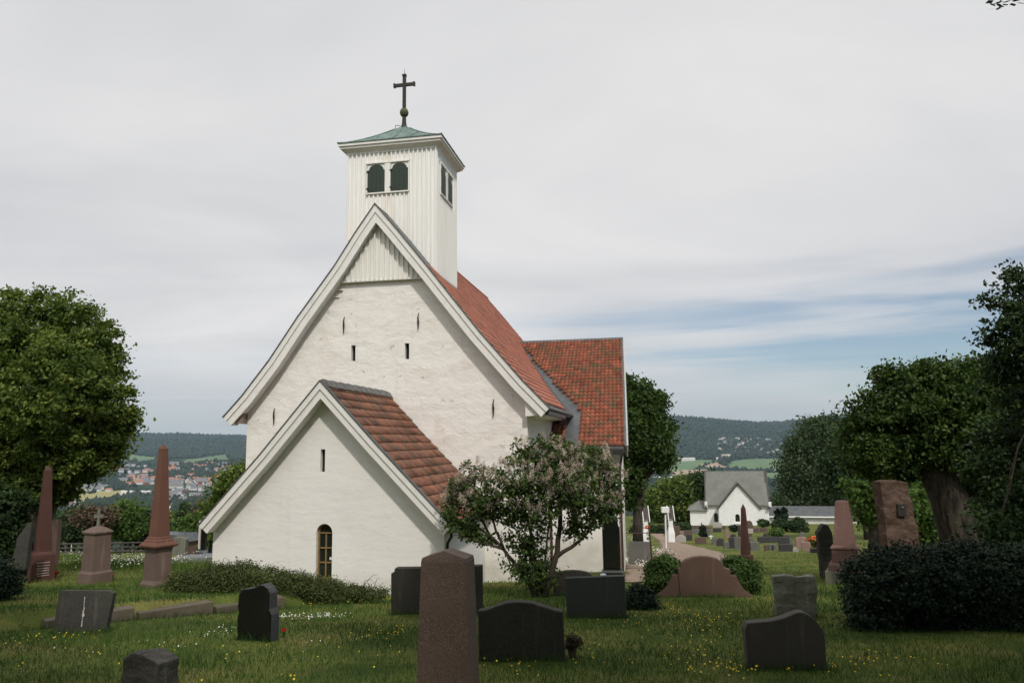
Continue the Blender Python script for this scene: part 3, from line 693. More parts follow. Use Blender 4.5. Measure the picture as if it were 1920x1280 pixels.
for c_, P_ in (('yellow', [(105, 946), (112, 934), (150, 926), (190, 921), (236, 919), (236, 929), (190, 934), (150, 944)]),
               ('green', [(185, 868), (205, 856), (245, 852), (290, 857), (286, 867), (240, 868)]),
               ('green', [(335, 870), (350, 861), (400, 853), (425, 852), (428, 864), (380, 866)]),
               ('green', [(150, 906), (165, 897), (190, 896), (180, 906)]), ('yellow', [(225, 903), (250, 896), (275, 898), (262, 908)]),
               ('green', [(1362, 880), (1370, 866), (1400, 861), (1460, 860), (1480, 882), (1420, 884)]),
               ('tan', [(1306, 871), (1345, 867), (1362, 876), (1335, 878)]), ('tan', [(1255, 892), (1268, 881), (1340, 880), (1325, 889), (1300, 893)]),
               ('green', [(1200, 878), (1260, 868), (1310, 862), (1345, 864), (1300, 878), (1240, 890)]),
               ('green', [(1380, 888), (1460, 886), (1500, 896), (1420, 900)])):
    drape('field', P_, M_f[c_], 1.2, 9.0, 6.0)

# ------------------------------------------------------------------ vegetation tools
RNG = np.random.default_rng(7)
def quads(C, nrm, L, W, rng, droop=0.0):
    n = len(C); t = rng.normal(size=(n, 3)); t[:, 2] -= droop
    t -= (t * nrm).sum(1, keepdims=True) * nrm; t /= np.linalg.norm(t, axis=1, keepdims=True) + 1e-9
    b = np.cross(nrm, t); L = np.asarray(L).reshape(-1, 1); W = np.asarray(W).reshape(-1, 1)
    V = np.stack([C - t * L * .5, C + b * W * .5 - t * L * .05 - nrm * L * .06, C + t * L * .5 - nrm * L * .14, C - b * W * .5 - t * L * .05 - nrm * L * .06], 1).reshape(-1, 3)
    return V, np.arange(4 * n).reshape(n, 4)
def crown_arrays(blobs, ncl, per, L, W, cr, rng, shell=0.35, up=0.5, outw=0.8, droop=0.2, tk=0.62):
    """blobs [(centre, (rx,ry,rz))]; clusters of leaves scattered mostly near the blobs' surfaces"""
    C = np.array([list(c) for c, r in blobs]); R = np.array([list(r) for c, r in blobs])
    wgt = (R[:, 0] * R[:, 2]); wgt = wgt / wgt.sum(); b = rng.choice(len(blobs), ncl, p=wgt)
    d = rng.normal(size=(ncl, 3)); d /= np.linalg.norm(d, axis=1, keepdims=True)
    rad = 1 - np.abs(rng.normal(0, shell, ncl)); rad = np.clip(rad + rng.normal(0, .08, ncl), 0.1, 1.25)
    cc = C[b] + d * R[b] * rad[:, None]
    ct = rng.uniform(0, 1, ncl)
    k = np.repeat(np.arange(ncl), per); n = len(k)
    crr = cr * rng.uniform(.6, 1.35, ncl)
    off = rng.normal(size=(n, 3)) * crr[k][:, None] * np.array([1, 1, .62])
    P = cc[k] + off
    nr = rng.normal(size=(n, 3)) + d[k] * outw + np.array([0, 0, up]); nr /= np.linalg.norm(nr, axis=1, keepdims=True)
    s = rng.uniform(.65, 1.25, n)
    V, F = quads(P, nr, L * s, W * s, rng, droop)
    T = np.clip(tk * ct[k] + (1 - tk) * rng.uniform(0, 1, n), 0, 1)
    return V, F, np.repeat(T, 4)
def limb(a, b, r0, r1, rnd, seg=6, sag=0.12):
    a, b = Vector(a), Vector(b); L = (b - a).length; pts = []
    for i in range(seg + 1):
        t = i / seg; p = a.lerp(b, t)
        if 0 < i < seg: p += Vector((rnd.uniform(-1, 1), rnd.uniform(-1, 1), rnd.uniform(-.6, .6))) * L * 0.05
        p.z += sag * L * sin(pi * t) * 0.3; pts.append(p)
    return pts, [r0 + (r1 - r0) * (i / seg) ** 0.8 for i in range(seg + 1)]
LEAF = dict(
    maple=leafmat('maple_leaves', [(0.0, (0.026, 0.056, 0.009)), (0.4, (0.078, 0.122, 0.020)), (0.75, (0.155, 0.205, 0.038)), (1.0, (0.25, 0.29, 0.07))], 0.4),
    pollard=leafmat('pollard_leaves', [(0.0, (0.018, 0.038, 0.008)), (0.5, (0.042, 0.078, 0.014)), (1.0, (0.10, 0.15, 0.03))], 0.32),
    dark=leafmat('dark_leaves', [(0.0, (0.012, 0.028, 0.009)), (0.5, (0.028, 0.055, 0.016)), (1.0, (0.055, 0.09, 0.026))], 0.25),
    bright=leafmat('bright_leaves', [(0.0, (0.035, 0.07, 0.012)), (0.5, (0.075, 0.13, 0.024)), (1.0, (0.13, 0.20, 0.045))], 0.4),
    birch=leafmat('birch_leaves', [(0.0, (0.025, 0.045, 0.016)), (0.5, (0.05, 0.08, 0.03)), (1.0, (0.085, 0.12, 0.05))], 0.3),
    yew=leafmat('yew_needles', [(0.0, (0.006, 0.014, 0.008)), (0.5, (0.012, 0.026, 0.013)), (1.0, (0.025, 0.045, 0.02))], 0.12),
    box=leafmat('clipped_shrub_leaves', [(0.0, (0.018, 0.04, 0.008)), (0.5, (0.048, 0.092, 0.018)), (1.0, (0.10, 0.16, 0.035))], 0.25),
    lilac=leafmat('lilac_leaves', [(0.0, (0.03, 0.058, 0.015)), (0.5, (0.064, 0.105, 0.028)), (1.0, (0.13, 0.175, 0.045))], 0.3),
    bloom=leafmat('lilac_blossom', [(0.0, (0.38, 0.28, 0.26)), (0.5, (0.58, 0.47, 0.44)), (1.0, (0.76, 0.66, 0.61))], 0.3),
    mound=leafmat('trailing_shrub_leaves', [(0.0, (0.03, 0.045, 0.012)), (0.5, (0.07, 0.092, 0.026)), (1.0, (0.13, 0.15, 0.045))], 0.25),
    red=leafmat('copper_leaves', [(0.0, (0.035, 0.035, 0.018)), (0.6, (0.085, 0.06, 0.035)), (1.0, (0.20, 0.12, 0.09))], 0.25))
M_bark = mat('grey_brown_bark', [(0.35, (0.018, 0.014, 0.010)), (0.62, (0.075, 0.06, 0.046))], 3.5, mscale=(3.5, 3.5, 0.5), bump=1.0, bscale=4, bdist=0.10)
M_bark2 = mat('lilac_bark', [(0.3, (0.04, 0.03, 0.022)), (0.7, (0.085, 0.066, 0.05))], 8, bump=0.5, bscale=20, bdist=0.01)

def plant(name, base, blobs_px, d, ncl, per, leaf, L, cr, label, cat, seed=0, trunk=None, group=None, thick=0.85, W=None, shell=0.35, droop=0.2, up=.5, dd=0.25, targets=None, bark=None, outw=.8):
    """a tree or shrub: base point, crown blobs traced as (u, v, ru, rv[, depth offset]) at distance d (metres)"""
    rng = np.random.default_rng(seed); rnd = random.Random(seed)
    base = Vector(base); root = empty(name, base, 0, label, cat, group)
    bl = []
    for i, q in enumerate(blobs_px):
        u, v, ru, rv = q[:4]; off = q[4] if len(q) > 4 else rnd.uniform(-dd, dd) * ru * kpx(at(u, v, d)) * 1.6
        c = at(u, v, d + off); k = kpx(c); bl.append((c - base, (ru * k, (ru + rv) * .5 * k * thick, rv * k)))
    V, F, T = crown_arrays(bl, ncl, per, L, W or L * .6, cr, rng, shell, up, outw, droop)
    link('crown', npmesh(name + '_crown', V, F, T), LEAF[leaf], root)
    if trunk:
        mb = MB(); pts, rads = trunk; pts = [Vector(p) - base for p in pts]; mb.tube(pts, rads, 12)
        top = pts[-1]; tg = targets if targets is not None else range(len(bl))
        for i in tg:
            c, r = bl[i]; st = pts[-1] if len(pts) < 3 else pts[rnd.choice([-1, -1, -2])]
            q, rr_ = limb(st, c + Vector((0, 0, r[2] * .2)), rads[-1] * rnd.uniform(.4, .75), rads[-1] * .09, rnd); mb.tube(q, rr_, 7)
            for _ in range(3):
                e = c + Vector([rnd.uniform(-.8, .8) * x for x in r]); q2, r2 = limb(q[3], e, rads[-1] * .16, rads[-1] * .03, rnd, 4); mb.tube(q2, r2, 5)
        mb.build('trunk', bark or M_bark, root, smooth=True, merge=False)
    return root

# ------------------------------------------------------------------ trees
g = lambda x, y: Vector((x, y, float(H(x, y))))
def base_at(u, d, v=1000): p = at(u, v, d); return g(p.x, p.y)
b = base_at(62, 24)
plant('broadleaf_tree', b, [(-60, 650, 110, 110), (35, 625, 80, 78), (120, 632, 78, 78), (172, 690, 62, 80), (100, 730, 120, 100, -1.2), (0, 770, 120, 100), (196, 790, 52, 62), (120, 830, 95, 62, -.8), (20, 870, 100, 70), (-80, 820, 100, 90), (165, 870, 45, 30), (70, 915, 50, 34), (205, 840, 30, 34), (150, 895, 34, 22), (120, 925, 24, 16), (232, 770, 22, 40), (225, 700, 14, 24), (28, 552, 14, 14), (68, 556, 13, 13), (98, 552, 14, 12), (128, 556, 12, 14), (168, 588, 13, 14), (198, 606, 14, 16), (212, 640, 10, 18), (242, 790, 12, 18), (238, 735, 10, 14)],
      24, 1900, 60, 'maple', 0.135, 0.16, 'dense round-crowned broadleaf tree behind the leftmost obelisk', 'tree', 1,
      ([b, b + Vector((.05, 0, .8)), b + Vector((.1, 0, 1.6)), b + Vector((.25, .1, 2.3))], [.50, .42, .40, .42]), droop=.5, targets=range(12))
b = base_at(1196, 46)
plant('broadleaf_tree', b, [(1185, 740, 38, 38), (1212, 775, 38, 44), (1180, 810, 45, 55), (1226, 830, 32, 40), (1180, 870, 36, 50), (1180, 925, 22, 30), (1243, 862, 18, 22), (1160, 780, 35, 55), (1150, 880, 34, 55), (1232, 745, 10, 12), (1252, 805, 10, 14)],
      46, 1100, 44, 'pollard', 0.25, 0.26, 'tall dark tree just behind the right gable of the church', 'tree', 2, ([b, b + Vector((0, 0, 1.8)), b + Vector((.1, 0, 3.4))], [.35, .28, .25]))
b = base_at(1800, 20)
tp = [b + Vector((.25, 0, -.1)), at(1797, 990, 20), at(1780, 935, 20), at(1762, 900, 20), at(1742, 872, 20)]
plant('pollarded_tree', b, [(1700, 765, 62, 52), (1640, 800, 52, 44), (1775, 735, 80, 50), (1860, 745, 80, 55), (1720, 830, 85, 48), (1820, 825, 90, 60), (1628, 850, 34, 30), (1900, 850, 80, 70), (1745, 700, 34, 20), (1670, 712, 24, 24), (1860, 695, 40, 16), (1600, 792, 12, 12), (1690, 875, 60, 25), (1830, 690, 30, 16), (1640, 870, 50, 24, .8), (1600, 830, 26, 24, .6), (1652, 700, 9, 9), (1682, 688, 9, 8), (1740, 682, 10, 9), (1758, 676, 7, 8), (1800, 682, 12, 8), (1628, 745, 9, 9), (1600, 765, 8, 7), (1890, 790, 70, 60), (1850, 900, 50, 50, 1.0), (1900, 930, 50, 60, 1.2)],
      20, 1500, 66, 'pollard', 0.12, 0.15, 'pollarded tree with a thick furrowed trunk beside the tall rough red stone', 'tree', 3, (tp, [.58, .50, .46, .42, .34]), droop=.6, targets=range(10))
b = base_at(2030, 12.5)
plant('young_oak', b, [(1905, 530, 26, 26), (1880, 590, 30, 34), (1862, 640, 26, 30), (1905, 640, 40, 45), (1920, 580, 30, 40), (1930, 720, 75, 70), (1900, 700, 50, 50), (1945, 830, 90, 80), (1900, 930, 60, 70), (1960, 960, 80, 80), (1840, 645, 10, 9), (1893, 506, 9, 10), (1850, 565, 8, 8), (1870, 990, 60, 40), (1990, 640, 80, 120), (1880, 850, 55, 60)],
      12.5, 620, 42, 'dark', 0.085, 0.12, 'dark small-leaved tree reaching in from the right edge above the hedge', 'tree', 4, ([b, b + Vector((-.1, 0, 1.6)), at(2010, 780, 12.5), at(1985, 640, 12.5)], [.22, .18, .14, .08]), thick=.9, dd=.5)
b = base_at(1532, 119)
plant('birch_tree', b, [(1535, 812, 40, 30), (1500, 845, 26, 30), (1485, 880, 24, 26), (1520, 860, 42, 45), (1550, 850, 40, 50), (1505, 905, 42, 38), (1545, 910, 48, 40), (1525, 945, 60, 22), (1575, 930, 30, 30)], 119, 950, 40, 'birch', 0.5, 0.9,
      'feathery olive-green birch left of the dark trees behind the long wall', 'tree', 5, ([b, b + Vector((0, 0, 3)), b + Vector((.2, 0, 5))], [.2, .16, .12]), droop=1.4)
b = base_at(1610, 121)
plant('broadleaf_tree', b, [(1575, 815, 38, 36), (1610, 830, 50, 45), (1590, 880, 50, 50), (1640, 900, 60, 50), (1600, 935, 60, 34), (1690, 880, 60, 70), (1560, 850, 30, 40)], 121, 900, 40, 'dark', 0.6, 0.95,
      'dark green tree rising behind the right part of the long low white building', 'tree', 6, ([b, b + Vector((0, 0, 2.5)), b + Vector((.2, 0, 4.4))], [.3, .25, .2]))
b = base_at(1638, 40)
plant('broadleaf_tree', b, [(1655, 925, 55, 40), (1700, 905, 50, 45), (1740, 930, 40, 45), (1640, 960, 35, 28)], 40, 380, 42, 'bright', 0.26, 0.34,
      'light green bushy tree behind the tall rough red stone', 'tree', 8, ([b, b + Vector((0, 0, 1.5)), b + Vector((.2, 0, 2.4))], [.3, .24, .2]))
b = base_at(1625, 66)
plant('broadleaf_tree', b, [(1600, 845, 44, 46), (1640, 880, 50, 50), (1585, 895, 40, 44), (1690, 860, 50, 50), (1612, 930, 40, 24), (1670, 930, 40, 30), (1560, 875, 22, 26)], 66, 900, 44, 'dark', 0.30, 0.36,
      'dark tree filling the gap between the birch and the pollarded tree', 'tree', 15, ([b, b + Vector((0, 0, 2.0)), b + Vector((.2, 0, 3.4))], [.28, .22, .18]))
b = base_at(1735, 27)
plant('tall_shrub', b, [(1730, 970, 40, 45), (1755, 1000, 40, 40), (1840, 985, 30, 50), (1880, 1020, 40, 35)], 27, 300, 42, 'bright', 0.17, 0.22, 'light green shrubbery behind the trunk of the pollarded tree', 'shrub', 9)
b = base_at(1262, 122)
plant('broadleaf_tree', b, [(1240, 935, 28, 28), (1275, 925, 34, 30), (1255, 955, 45, 24), (1300, 950, 30, 25)], 122, 420, 36, 'maple', 0.55, 0.8, 'round mid-green tree behind the two white gate pillars', 'tree', 10, ([b, b + Vector((0, 0, 3))], [.3, .2]))
b = base_at(1325, 122)
plant('broadleaf_tree', b, [(1305, 915, 24, 26), (1330, 920, 22, 34), (1312, 950, 25, 25)], 122, 240, 32, 'dark', 0.6, 0.8, 'dark tree just left of the chapel roof', 'tree', 11, ([b, b + Vector((0, 0, 3))], [.3, .2]))
b = base_at(1270, 84)
plant('hedge', b, [(1192 + i * 13, 994 - i * .3, 10, 9) for i in range(8)], 84, 260, 40, 'dark', 0.25, 0.22, 'dark clipped hedge running behind the white gate pillars', 'hedge', 12)
b = base_at(1470, 124)
plant('tree_belt', b, [(1470 + i * 26, 945 - 6 * (i % 2), 26, 26 + 5 * (i % 3)) for i in range(18)], 128, 700, 34, 'dark', 0.6, 0.9, 'belt of dark trees beyond the chapel and its long wall', 'trees', 13)
b = base_at(422, 37)
plant('broadleaf_tree', b, [(432, 905, 24, 26), (440, 940, 34, 30), (405, 955, 24, 24), (420, 985, 26, 20), (460, 900, 30, 30), (470, 960, 40, 40)], 37, 420, 40, 'maple', 0.2, 0.26, 'tree with pink-tinged tips just left of the porch eaves', 'tree', 14, ([b, b + Vector((0, 0, 1.2))], [.14, .1]))
# row of trees beyond the fence
b = base_at(236, 63)
for nm, u, d, bl, lf, lb, s in (('broadleaf_tree', 236, 63, [(236, 965, 18, 26), (238, 990, 24, 20)], 'bright', 'bright green young tree beyond the fence between the cross-topped stone and the tall obelisk', 21),
                                ('broadleaf_tree', 270, 66, [(268, 980, 22, 30), (262, 1000, 24, 18)], 'dark', 'dark tree beyond the fence just left of the tall obelisk', 22),
                                ('broadleaf_tree', 205, 68, [(205, 985, 22, 24), (190, 995, 20, 20)], 'dark', 'dark tree beyond the fence above the cross-topped stone', 23),
                                ('copper_shrub', 172, 60, [(166, 968, 11, 7), (188, 966, 9, 6), (176, 975, 12, 8)], 'red', 'reddish-leaved shrub beyond the fence behind the stone cross', 24),
                                ('broadleaf_tree', 130, 70, [(128, 985, 30, 26), (150, 995, 26, 20)], 'dark', 'dark tree beyond the fence right of the leftmost obelisk', 25),
                                ('broadleaf_tree', 365, 58, [(366, 990, 14, 20), (362, 1003, 15, 14)], 'bright', 'light green tree beyond the road left of the porch', 26),
                                ('broadleaf_tree', 395, 60, [(388, 962, 18, 24), (402, 990, 20, 22)], 'red', 'brownish-leaved tree left of the porch eaves', 27),
                                ('broadleaf_tree', 322, 72, [(325, 985, 18, 18)], 'maple', 'mid-green tree behind the small grey-roofed shed', 28)):
    b = base_at(u, d); plant(nm, b, bl, d, 60 * len(bl) + 60, 34, lf, 0.30, 0.40, lb, 'shrub' if 'shrub' in nm else 'tree', s, ([b, b + Vector((0, 0, 1.0))], [.14, .1]))
b = base_at(345, 64); cf = [(345, 950 + i * 10, 2.5 + i * 2.3, 7) for i in range(7)]
plant('spruce_tree', b, cf, 64, 200, 32, 'dark', 0.28, 0.22, 'narrow dark conifer behind the low broad stone left of the porch', 'tree', 29, ([b, b + Vector((0, 0, 2.5))], [.12, .05]), droop=1.0)
rnd = random.Random(5); b0 = None
for i in range(26):     # shared crowns of the wood that falls away below the churchyard
    d = rnd.uniform(95, 330); u = rnd.uniform(30, 430); b = base_at(u, d)
    if b0 is None:
        b0 = plant('broadleaf_tree', b, [(u, 900, 40, 40)], d, 10, 10, 'dark', 0.5, 0.7, 'x', 'tree', 30)
        bpy.data.objects.remove(b0.children[0]); rng = np.random.default_rng(3)
        V, F, T = crown_arrays([(Vector((0, 0, 6)), (3.6, 3.6, 3.6)), (Vector((1.6, .5, 4.4)), (3, 3, 3)), (Vector((-1.8, 0, 4)), (3, 3, 2.8)), (Vector((.3, -1, 8)), (2.3, 2.3, 2.4))], 260, 34, .75, .5, .75, rng)
        link('crown', npmesh('wood_crown', V, F, T), LEAF['dark'], b0)
        MB().tube([(0, 0, -.5), (0, 0, 4)], [.3, .15], 7).build('trunk', M_bark, b0); o = b0
    else:
        o = b0.copy(); COL.objects.link(o)
        for ch in list(b0.children): c_ = ch.copy(); COL.objects.link(c_); c_.parent = o
    o.location = b; o.rotation_euler = (0, 0, rnd.uniform(0, 6)); s = rnd.uniform(.8, 1.35); o.scale = (s, s, s)
    tag(o, 'dark broadleaf tree on the wooded slope between the churchyard fence and the town', 'tree', 'trees on the slope below the fence')

# shrubs among the graves
def shrub(name, blobs, d, n, leaf, L, lb, s, cr=.1, per=46, cat='shrub', thick=.9, shell=.16, W=None, outw=1.3):
    u = blobs[0][0]; b = base_at(u, d); return plant(name, b, blobs, d, n, per, leaf, L, cr, lb, cat, s, thick=thick, shell=shell, W=W, outw=outw)
shrub('yew_hedge', [(1650, 1095, 62, 62), (1640, 1150, 52, 45), (1735, 1090, 75, 62), (1720, 1155, 70, 52), (1830, 1090, 80, 66), (1830, 1160, 90, 52), (1930, 1095, 80, 70), (1950, 1160, 90, 60), (1690, 1045, 36, 20), (1790, 1040, 50, 20), (1880, 1045, 40, 20)],
      11.2, 2600, 'yew', 0.055, 'large dark yew hedge filling the lower right corner', 41, .07, 40, 'hedge')
shrub('clipped_shrub', [(1246, 1073, 34, 30), (1236, 1092, 24, 20), (1262, 1092, 26, 22), (1240, 1055, 18, 14), (1266, 1060, 14, 12)], 17.5, 380, 'box', 0.06, 'bushy green shrub left of the arched brown headstone with wings', 42, .07)
shrub('clipped_shrub', [(1380, 1078, 34, 32), (1396, 1095, 24, 20), (1375, 1060, 22, 14), (1414, 1068, 10, 16)], 17.5, 380, 'box', 0.06, 'bushy green shrub right of the arched brown headstone with wings', 43, .07)
shrub('clipped_shrub', [(1198, 1128, 26, 24), (1185, 1140, 20, 16), (1212, 1140, 18, 14), (1196, 1108, 14, 10)], 14.6, 260, 'yew', 0.05, 'small dark shrub right of the plain slate headstone', 44, .06)
shrub('dark_shrub', [(-5, 1080, 32, 30), (8, 1098, 26, 22), (-30, 1100, 40, 30)], 15, 300, 'yew', 0.06, 'dark shrub cut by the left edge beside the leftmost obelisk', 45, .08)
shrub('dark_shrub', [(5, 1000, 35, 45), (-30, 960, 60, 60), (20, 950, 30, 30), (-20, 1030, 50, 20)], 22, 460, 'dark', 0.11, 'dark undergrowth below the big tree at the left edge', 46, .14)
shrub('round_shrub', [(1463, 986, 14, 13)], 84, 110, 'dark', 0.2, 'round clipped shrub before the long wall, left of the spreading one', 47, .12)
shrub('round_shrub', [(1496, 984, 17, 12), (1500, 995, 14, 10)], 82, 130, 'dark', 0.2, 'spreading dark shrub before the long wall beside the round clipped one', 48, .14)
shrub('round_shrub', [(1456, 998, 6, 5)], 70, 40, 'bright', 0.2, 'small bright green bush in front of the round clipped shrub', 49, .2)
shrub('round_shrub', [(1431, 980, 8, 6)], 96, 40, 'birch', 0.3, 'small pale-leaved tree at the corner of the chapel and the long wall', 50, .14)
shrub('dwarf_conifer', [(1459, 962, 3, 8), (1459, 970, 5, 6)], 88, 60, 'yew', 0.25, 'left one of two narrow conifers poking above the shrubs at the long wall', 51, .1)
shrub('dwarf_conifer', [(1470, 960, 4, 9), (1470, 970, 6, 6)], 88, 60, 'yew', 0.25, 'right one of two narrow conifers poking above the shrubs at the long wall', 52, .1)
shrub('dwarf_conifer', [(1318, 992, 3, 7), (1318, 1000, 5, 6)], 66, 60, 'yew', 0.2, 'small dark conifer behind the wide dark brown headstone', 53, .08)
shrub('dwarf_conifer', [(1376, 990, 6, 5)], 74, 40, 'yew', 0.2, 'low dark bush below the chapel gable', 54, .08)
shrub('round_shrub', [(1283, 988, 8, 8)], 88, 60, 'birch', 0.3, 'greyish shrub between the right gate pillar and the chapel annex', 55, .12)
# the arching, trailing shrub in front of the porch
mp = [(350, 1100, 36, 30), (400, 1092, 44, 34), (450, 1090, 46, 34), (500, 1098, 46, 32), (550, 1104, 46, 28), (600, 1108, 44, 22), (645, 1112, 40, 17), (690, 1114, 34, 10), (385, 1118, 40, 22), (440, 1122, 46, 22), (500, 1124, 50, 16), (560, 1124, 50, 12)]
r_ = shrub('trailing_shrub', mp, 16.6, 2300, 'mound', 0.05, 'low sprawling green shrub heaped in front of the porch', 61, .085, 46, outw=.7, shell=.2, W=.022)
tw_m = MB(); rnd = random.Random(8)
for i in range(34):
    u = rnd.uniform(360, 720); p = at(u, 1072 + max(0, u - 460) * .17, 16.6 + rnd.uniform(-.3, .3)) - r_.location
    e = p + Vector((rnd.uniform(-.12, .3), rnd.uniform(-.1, .1), rnd.uniform(.1, .34))); m_ = (p + e) / 2 + Vector((0, 0, .05))
    tw_m.tube([p, m_, e, e + Vector((.06, 0, -.02))], [.006, .005, .004, .003], 4)
tw_m.build('twigs', LEAF['mound'], r_, merge=False)

# ------------------------------------------------------------------ the lilac
b = G(1012, 1119); LD = b.y; rng = np.random.default_rng(77); rnd = random.Random(77)
lil = empty('lilac_bush', b, 0, 'large lilac bush with fading pink blossom in front of the church wall', 'bush')
def lp(u, v, o=0): return at(u, v, LD + o) - b
stems = [([(1003, 1118), (988, 1085), (965, 1055), (945, 1030), (918, 1002), (905, 975), (897, 940)], .055), ([(945, 1030), (930, 995), (920, 965), (915, 930)], .035), ([(945, 1030), (905, 1018), (880, 1010), (862, 1000)], .025),
         ([(1020, 1120), (1035, 1070), (1045, 1035), (1050, 990), (1048, 940), (1052, 890), (1060, 850)], .08), ([(1042, 1045), (1072, 1025), (1100, 1000), (1120, 960), (1130, 900)], .05), ([(1100, 1000), (1130, 985), (1150, 950)], .02),
         ([(1010, 1118), (1005, 1070), (1000, 1020), (985, 960), (985, 890), (1000, 840)], .05), ([(1012, 1118), (1022, 1050), (1034, 960), (1035, 900)], .03), ([(985, 1090), (960, 1060), (950, 1040)], .02), ([(1048, 940), (1080, 900), (1100, 860)], .03), ([(985, 960), (950, 910), (930, 880)], .03)]
mb = MB()
for P_, r0 in stems:
    o = rnd.uniform(-.5, .5) if r0 < .05 else 0
    pts = [lp(u, v, o * i / len(P_)) for i, (u, v) in enumerate(P_)]; fine = []
    for a, c in zip(pts, pts[1:]): fine += [a, a.lerp(c, .5) + Vector((rnd.uniform(-.02, .02), 0, rnd.uniform(-.02, .02)))]
    fine.append(pts[-1]); mb.tube(fine, [r0 * (1 - .75 * i / len(fine)) for i in range(len(fine))], 8)
mb.build('stems', M_bark2, lil, smooth=True, merge=False)
lb_ = [(890, 895, 36, 34, .1), (870, 930, 26, 32, .2), (905, 945, 40, 30, -.2), (870, 985, 26, 24, .1), (855, 915, 14, 20, 0), (960, 900, 50, 40, -.4), (985, 845, 30, 24, .2), (1045, 850, 40, 32, -.3), (1100, 870, 50, 36, .1), (1140, 900, 32, 44, .3), (1060, 910, 60, 44, -.5), (1005, 950, 60, 46, -.2),
       (1110, 950, 46, 40, -.1), (950, 965, 40, 26, .1), (985, 1010, 48, 40, .1), (1080, 990, 34, 26, 0), (1140, 965, 24, 24, .3), (990, 1070, 26, 34, -.2), (960, 1060, 16, 24, .1), (1020, 1085, 34, 34, .2), (1012, 828, 16, 12, 0), (1000, 1050, 30, 40, .3), (885, 1000, 22, 16, .1), (850, 965, 18, 24, .1), (905, 1010, 24, 14, .1), (845, 935, 14, 24, .2), (1145, 935, 26, 30, .2), (1020, 880, 50, 50, .5), (1090, 920, 50, 40, .6)]
bl = []
for u, v, ru, rv, o in lb_: c = lp(u, v, o); k = LD / FPX; bl.append((c, (ru * k, (ru + rv) * .5 * k * .9, rv * k)))
V, F, T = crown_arrays(bl, 1500, 15, .085, .058, .08, rng, .42, .5, .8, .6)
link('leaves', npmesh('lilac_leaves', V, F, T), LEAF['lilac'], lil)
tmb = MB()
for c, r in bl:
    for _ in range(3):
        e = c + Vector([rnd.uniform(-.8, .8) * q for q in r]); s_ = c.lerp(lp(1020, 1060), .35); qq, rr2 = limb(s_, e, .012, .004, rnd, 4); tmb.tube(qq, rr2, 4)
tmb.build('twigs', M_bark2, lil, merge=False)
# blossom: pointed panicles of tiny florets, mostly on the upper half
fb = [x for x in range(len(lb_)) if lb_[x][1] < 960]; W_ = np.array([lb_[x][2] * lb_[x][3] for x in fb], float); W_ /= W_.sum()
PC = []; 
for i in range(400):
    c, r = bl[fb[rng.choice(len(fb), p=W_)]]; d = rng.normal(size=3); d /= np.linalg.norm(d); d[1] = -abs(d[1]) * rng.choice([1, 1, 1, -1]); d[2] = d[2] * .6 + .25
    PC.append(np.array(c) + d * np.array(r) * rng.uniform(.8, 1.08))
PC = np.array(PC); k = np.repeat(np.arange(len(PC)), 110); n = len(k); t = rng.uniform(0, 1, n); ax = rng.normal(0, .45, (len(PC), 3)); ax[:, 2] = 1; ax /= np.linalg.norm(ax, axis=1, keepdims=True)
ln = rng.uniform(.12, .24, len(PC)); P = PC[k] + ax[k] * (t * ln[k])[:, None] + rng.normal(size=(n, 3)) * (.038 * (1 - t * .75))[:, None]
nr = rng.normal(size=(n, 3)); nr /= np.linalg.norm(nr, axis=1, keepdims=True); V, F = quads(P, nr, rng.uniform(.014, .026, n), rng.uniform(.014, .024, n), rng)
T = np.clip(rng.uniform(0, 1, len(PC))[k] * .6 + rng.uniform(0, .4, n), 0, 1)
link('blossom', npmesh('lilac_blossom', V, F, np.repeat(T, 4)), LEAF['bloom'], lil)

